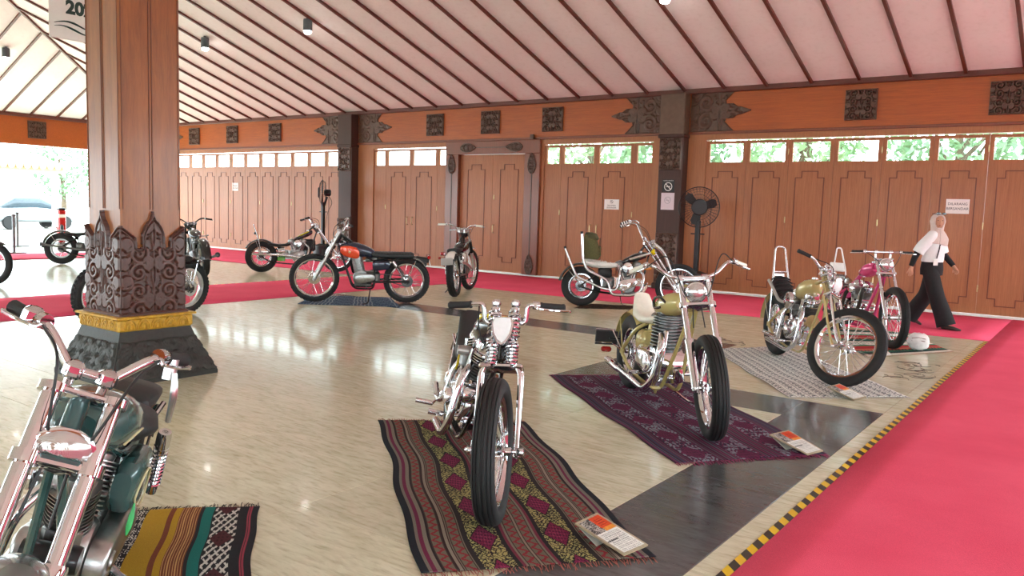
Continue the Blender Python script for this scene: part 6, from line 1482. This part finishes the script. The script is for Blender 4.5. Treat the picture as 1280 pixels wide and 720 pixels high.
# shirt
def ring_xy(cx, cy, z, rx, ry, n=24): return [(cx+rx*math.cos(a_), cy+ry*math.sin(a_), z) for a_ in np.arange(n)*2*PI/n]
b = MB(); b.loops([ring_xy(.0, 0, .925, .135, .185), ring_xy(.0, 0, .95, .14, .19), ring_xy(.015, 0, 1.08, .132, .178), ring_xy(.02, 0, 1.18, .142, .19), ring_xy(.015, 0, 1.27, .115, .19), ring_xy(.01, 0, 1.335, .07, .12), ring_xy(.01, 0, 1.37, .05, .06)]); b.build('shirt', 'cloth_white', P_, 60)
for s_, e, w_ in ((-1, (-.13, -.235, 1.06), 1), (1, (.06, .235, 1.05), 1)):
    MB().tube(catmull([(.01, s_*.10, 1.30), (.005, s_*.175, 1.26), (e[0]*.6, s_*.215, 1.14), (e[0]*.95, s_*.24, 1.05)], 5), [.075, .078, .082, .078], 14).build('shirt_sleeve', 'cloth_white', P_, 60)
MB().tube(catmull([(-.05, -.215, 1.14), (-.13, -.24, 1.05), (-.195, -.252, .86)], 6), [.05, .046, .034], 12).build('arm_sleeve', 'cloth_black', P_, 60)
MB().tube(catmull([(.03, .215, 1.13), (.065, .24, 1.04), (.205, .252, .875)], 6), [.05, .046, .034], 12).build('arm_sleeve', 'cloth_black', P_, 60)
# trousers: waist block and two wide legs in one surface per leg
b = MB(); b.loops([ring_xy(.0, 0, .96, .125, .165), ring_xy(.0, 0, .92, .135, .175), ring_xy(0, 0, .82, .145, .19), ring_xy(.0, 0, .74, .14, .185)])
b.tube(catmull([(.0, -.085, .84), (.05, -.09, .66), (.13, -.09, .42), (.22, -.09, .20), (.275, -.09, .05)], 6), [.105, .108, .105, .115, .125], 20)
b.tube(catmull([(.0, .085, .84), (-.03, .09, .66), (-.08, .09, .44), (-.20, .09, .24), (-.29, .09, .085)], 6), [.105, .108, .105, .112, .12], 20); b.build('trousers', 'cloth_black', P_, 60)
for x, y, z, tl in ((.33, -.095, .0145, 0), (-.235, .095, .0595, .35)):
    MB().loft([((-.11, 0, .01), .03, .02), ((-.06, 0, .02), .038, .03), ((.03, 0, .012), .042, .026), ((.10, 0, 0), .038, .018), ((.135, 0, -.004), .015, .01)], 12).build('shoe', 'shoe', P_).matrix_local = Matrix.Translation((x, y, z))@Matrix.Rotation(tl, 4, 'Y')
# sunglasses pushed up, lanyard and chest print
fs = lambda a_, r_, z: hc*np.array([1, 1, 0])+np.array([math.cos(fy_+a_)*r_, math.sin(fy_+a_)*r_, z])
sg = MB(); sg.tube([fs(a_, .103, 1.60) for a_ in np.linspace(-1.2, 1.2, 9)], .006, 6)
sgo = sg.build('sunglasses', 'dark_glass', P_)
for s_ in (-1, 1): MB().ball(fs(.38*s_, .104, 1.602), (.03, .03, .022), 10).build('sunglass_lens', 'dark_glass', sgo)
MB().tube(catmull([(.09, -.12, 1.30), (.12, -.13, 1.15), (.10, -.15, .98)], 6), .008, 6).build('lanyard', 'lanyard', P_)
MB().box((.095, -.165, .925), (.06, .012, .085), rot=rotz(R(38)), bev=.004).build('id_card', 'paper', P_)
MB().box((.10, -.135, 1.20), (.09, .02, .09), rot=rotz(R(40))@roty(.3), bev=.008).build('chest_print', 'lanyard', P_)

# ================================================================ settle things on the rugs, carpets and floor under them
from mathutils.bvhtree import BVHTree
bpy.context.view_layer.update(); dg = bpy.context.evaluated_depsgraph_get()
SUP = []
for o in bpy.data.objects:
    if o.parent is None and o.type == 'MESH' and o.get('category') in ('rug', 'carpet'):
        e = o.evaluated_get(dg); m = e.to_mesh(); SUP.append(BVHTree.FromPolygons([o.matrix_world@v.co for v in m.vertices], [tuple(q.vertices) for q in m.polygons])); e.to_mesh_clear()
def support(x, y):
    z = 0.0
    for t in SUP:
        h = t.ray_cast(Vector((x, y, 1)), Vector((0, 0, -1)))
        if h[0] is not None: z = max(z, h[0].z)
    return z
def verts(o):
    v = np.empty(len(o.data.vertices)*3); o.data.vertices.foreach_get('co', v); return v.reshape(-1, 3)
def rmat(r): return np.array(Matrix.Translation(r.location)@r.rotation_euler.to_matrix().to_4x4())
def gap(V, A, n=40):
    """smallest height of the lowest points above what lies under them"""
    W = V@A[:3, :3].T+A[:3, 3]; W = W[np.argsort(W[:, 2])[:n]]
    return min(p_[2]-support(p_[0], p_[1]) for p_ in W)
PRESS = .0012
for root, stx, bz_, sm_ in BIKES:
    wh = {c.name.split('.')[0]: c for c in root.children if c.name.startswith(('front_wheel', 'rear_wheel'))}
    tv = {k: verts([c for c in w_.children if c.name.startswith('tire')][0]) for k, w_ in wh.items()}
    L_ = tv['front_wheel'][:, 0].mean()
    for _ in range(4):
        root.location.z -= gap(tv['rear_wheel'], rmat(root))+PRESS
        root.rotation_euler.y += math.asin((gap(tv['front_wheel'], rmat(root))+PRESS)/L_)
    A = rmat(root); x0, yb = stx, .33; tip = [x0+.10, yb-.02]
    def foot(x, y):
        z = 0.0
        for _ in range(3):
            wp = A[:3, :3]@np.array([x, y, z])+A[:3, 3]; z += (support(wp[0], wp[1])+.0085-wp[2])/A[2, 2]
        return z
    MB().tube(roundpath([(x0, .09, bz_), (x0+.03, yb-.05, foot(x0+.03, yb-.05)+.006), (x0+.10, yb-.02, foot(x0+.10, yb-.02))], .04), .009, 8).build('side_stand', sm_, root)
for o in list(bpy.data.objects):                     # cards and the bag rest on their rugs
    if o.parent is None and o.name.split('.')[0] in ('info_card', 'plastic_bag'):
        A = rmat(o); V = []
        for c in (o.children if o.type == 'EMPTY' else [o]):
            if c.type == 'MESH': V.append(verts(c))
        o.location.z -= gap(np.concatenate(V), A, 400)+.0006
# the backpack keeps its place on the seat of the settled chopper
bp.matrix_world = Matrix(rmat(chop).tolist())@Matrix.Translation((.10, .012, .742))
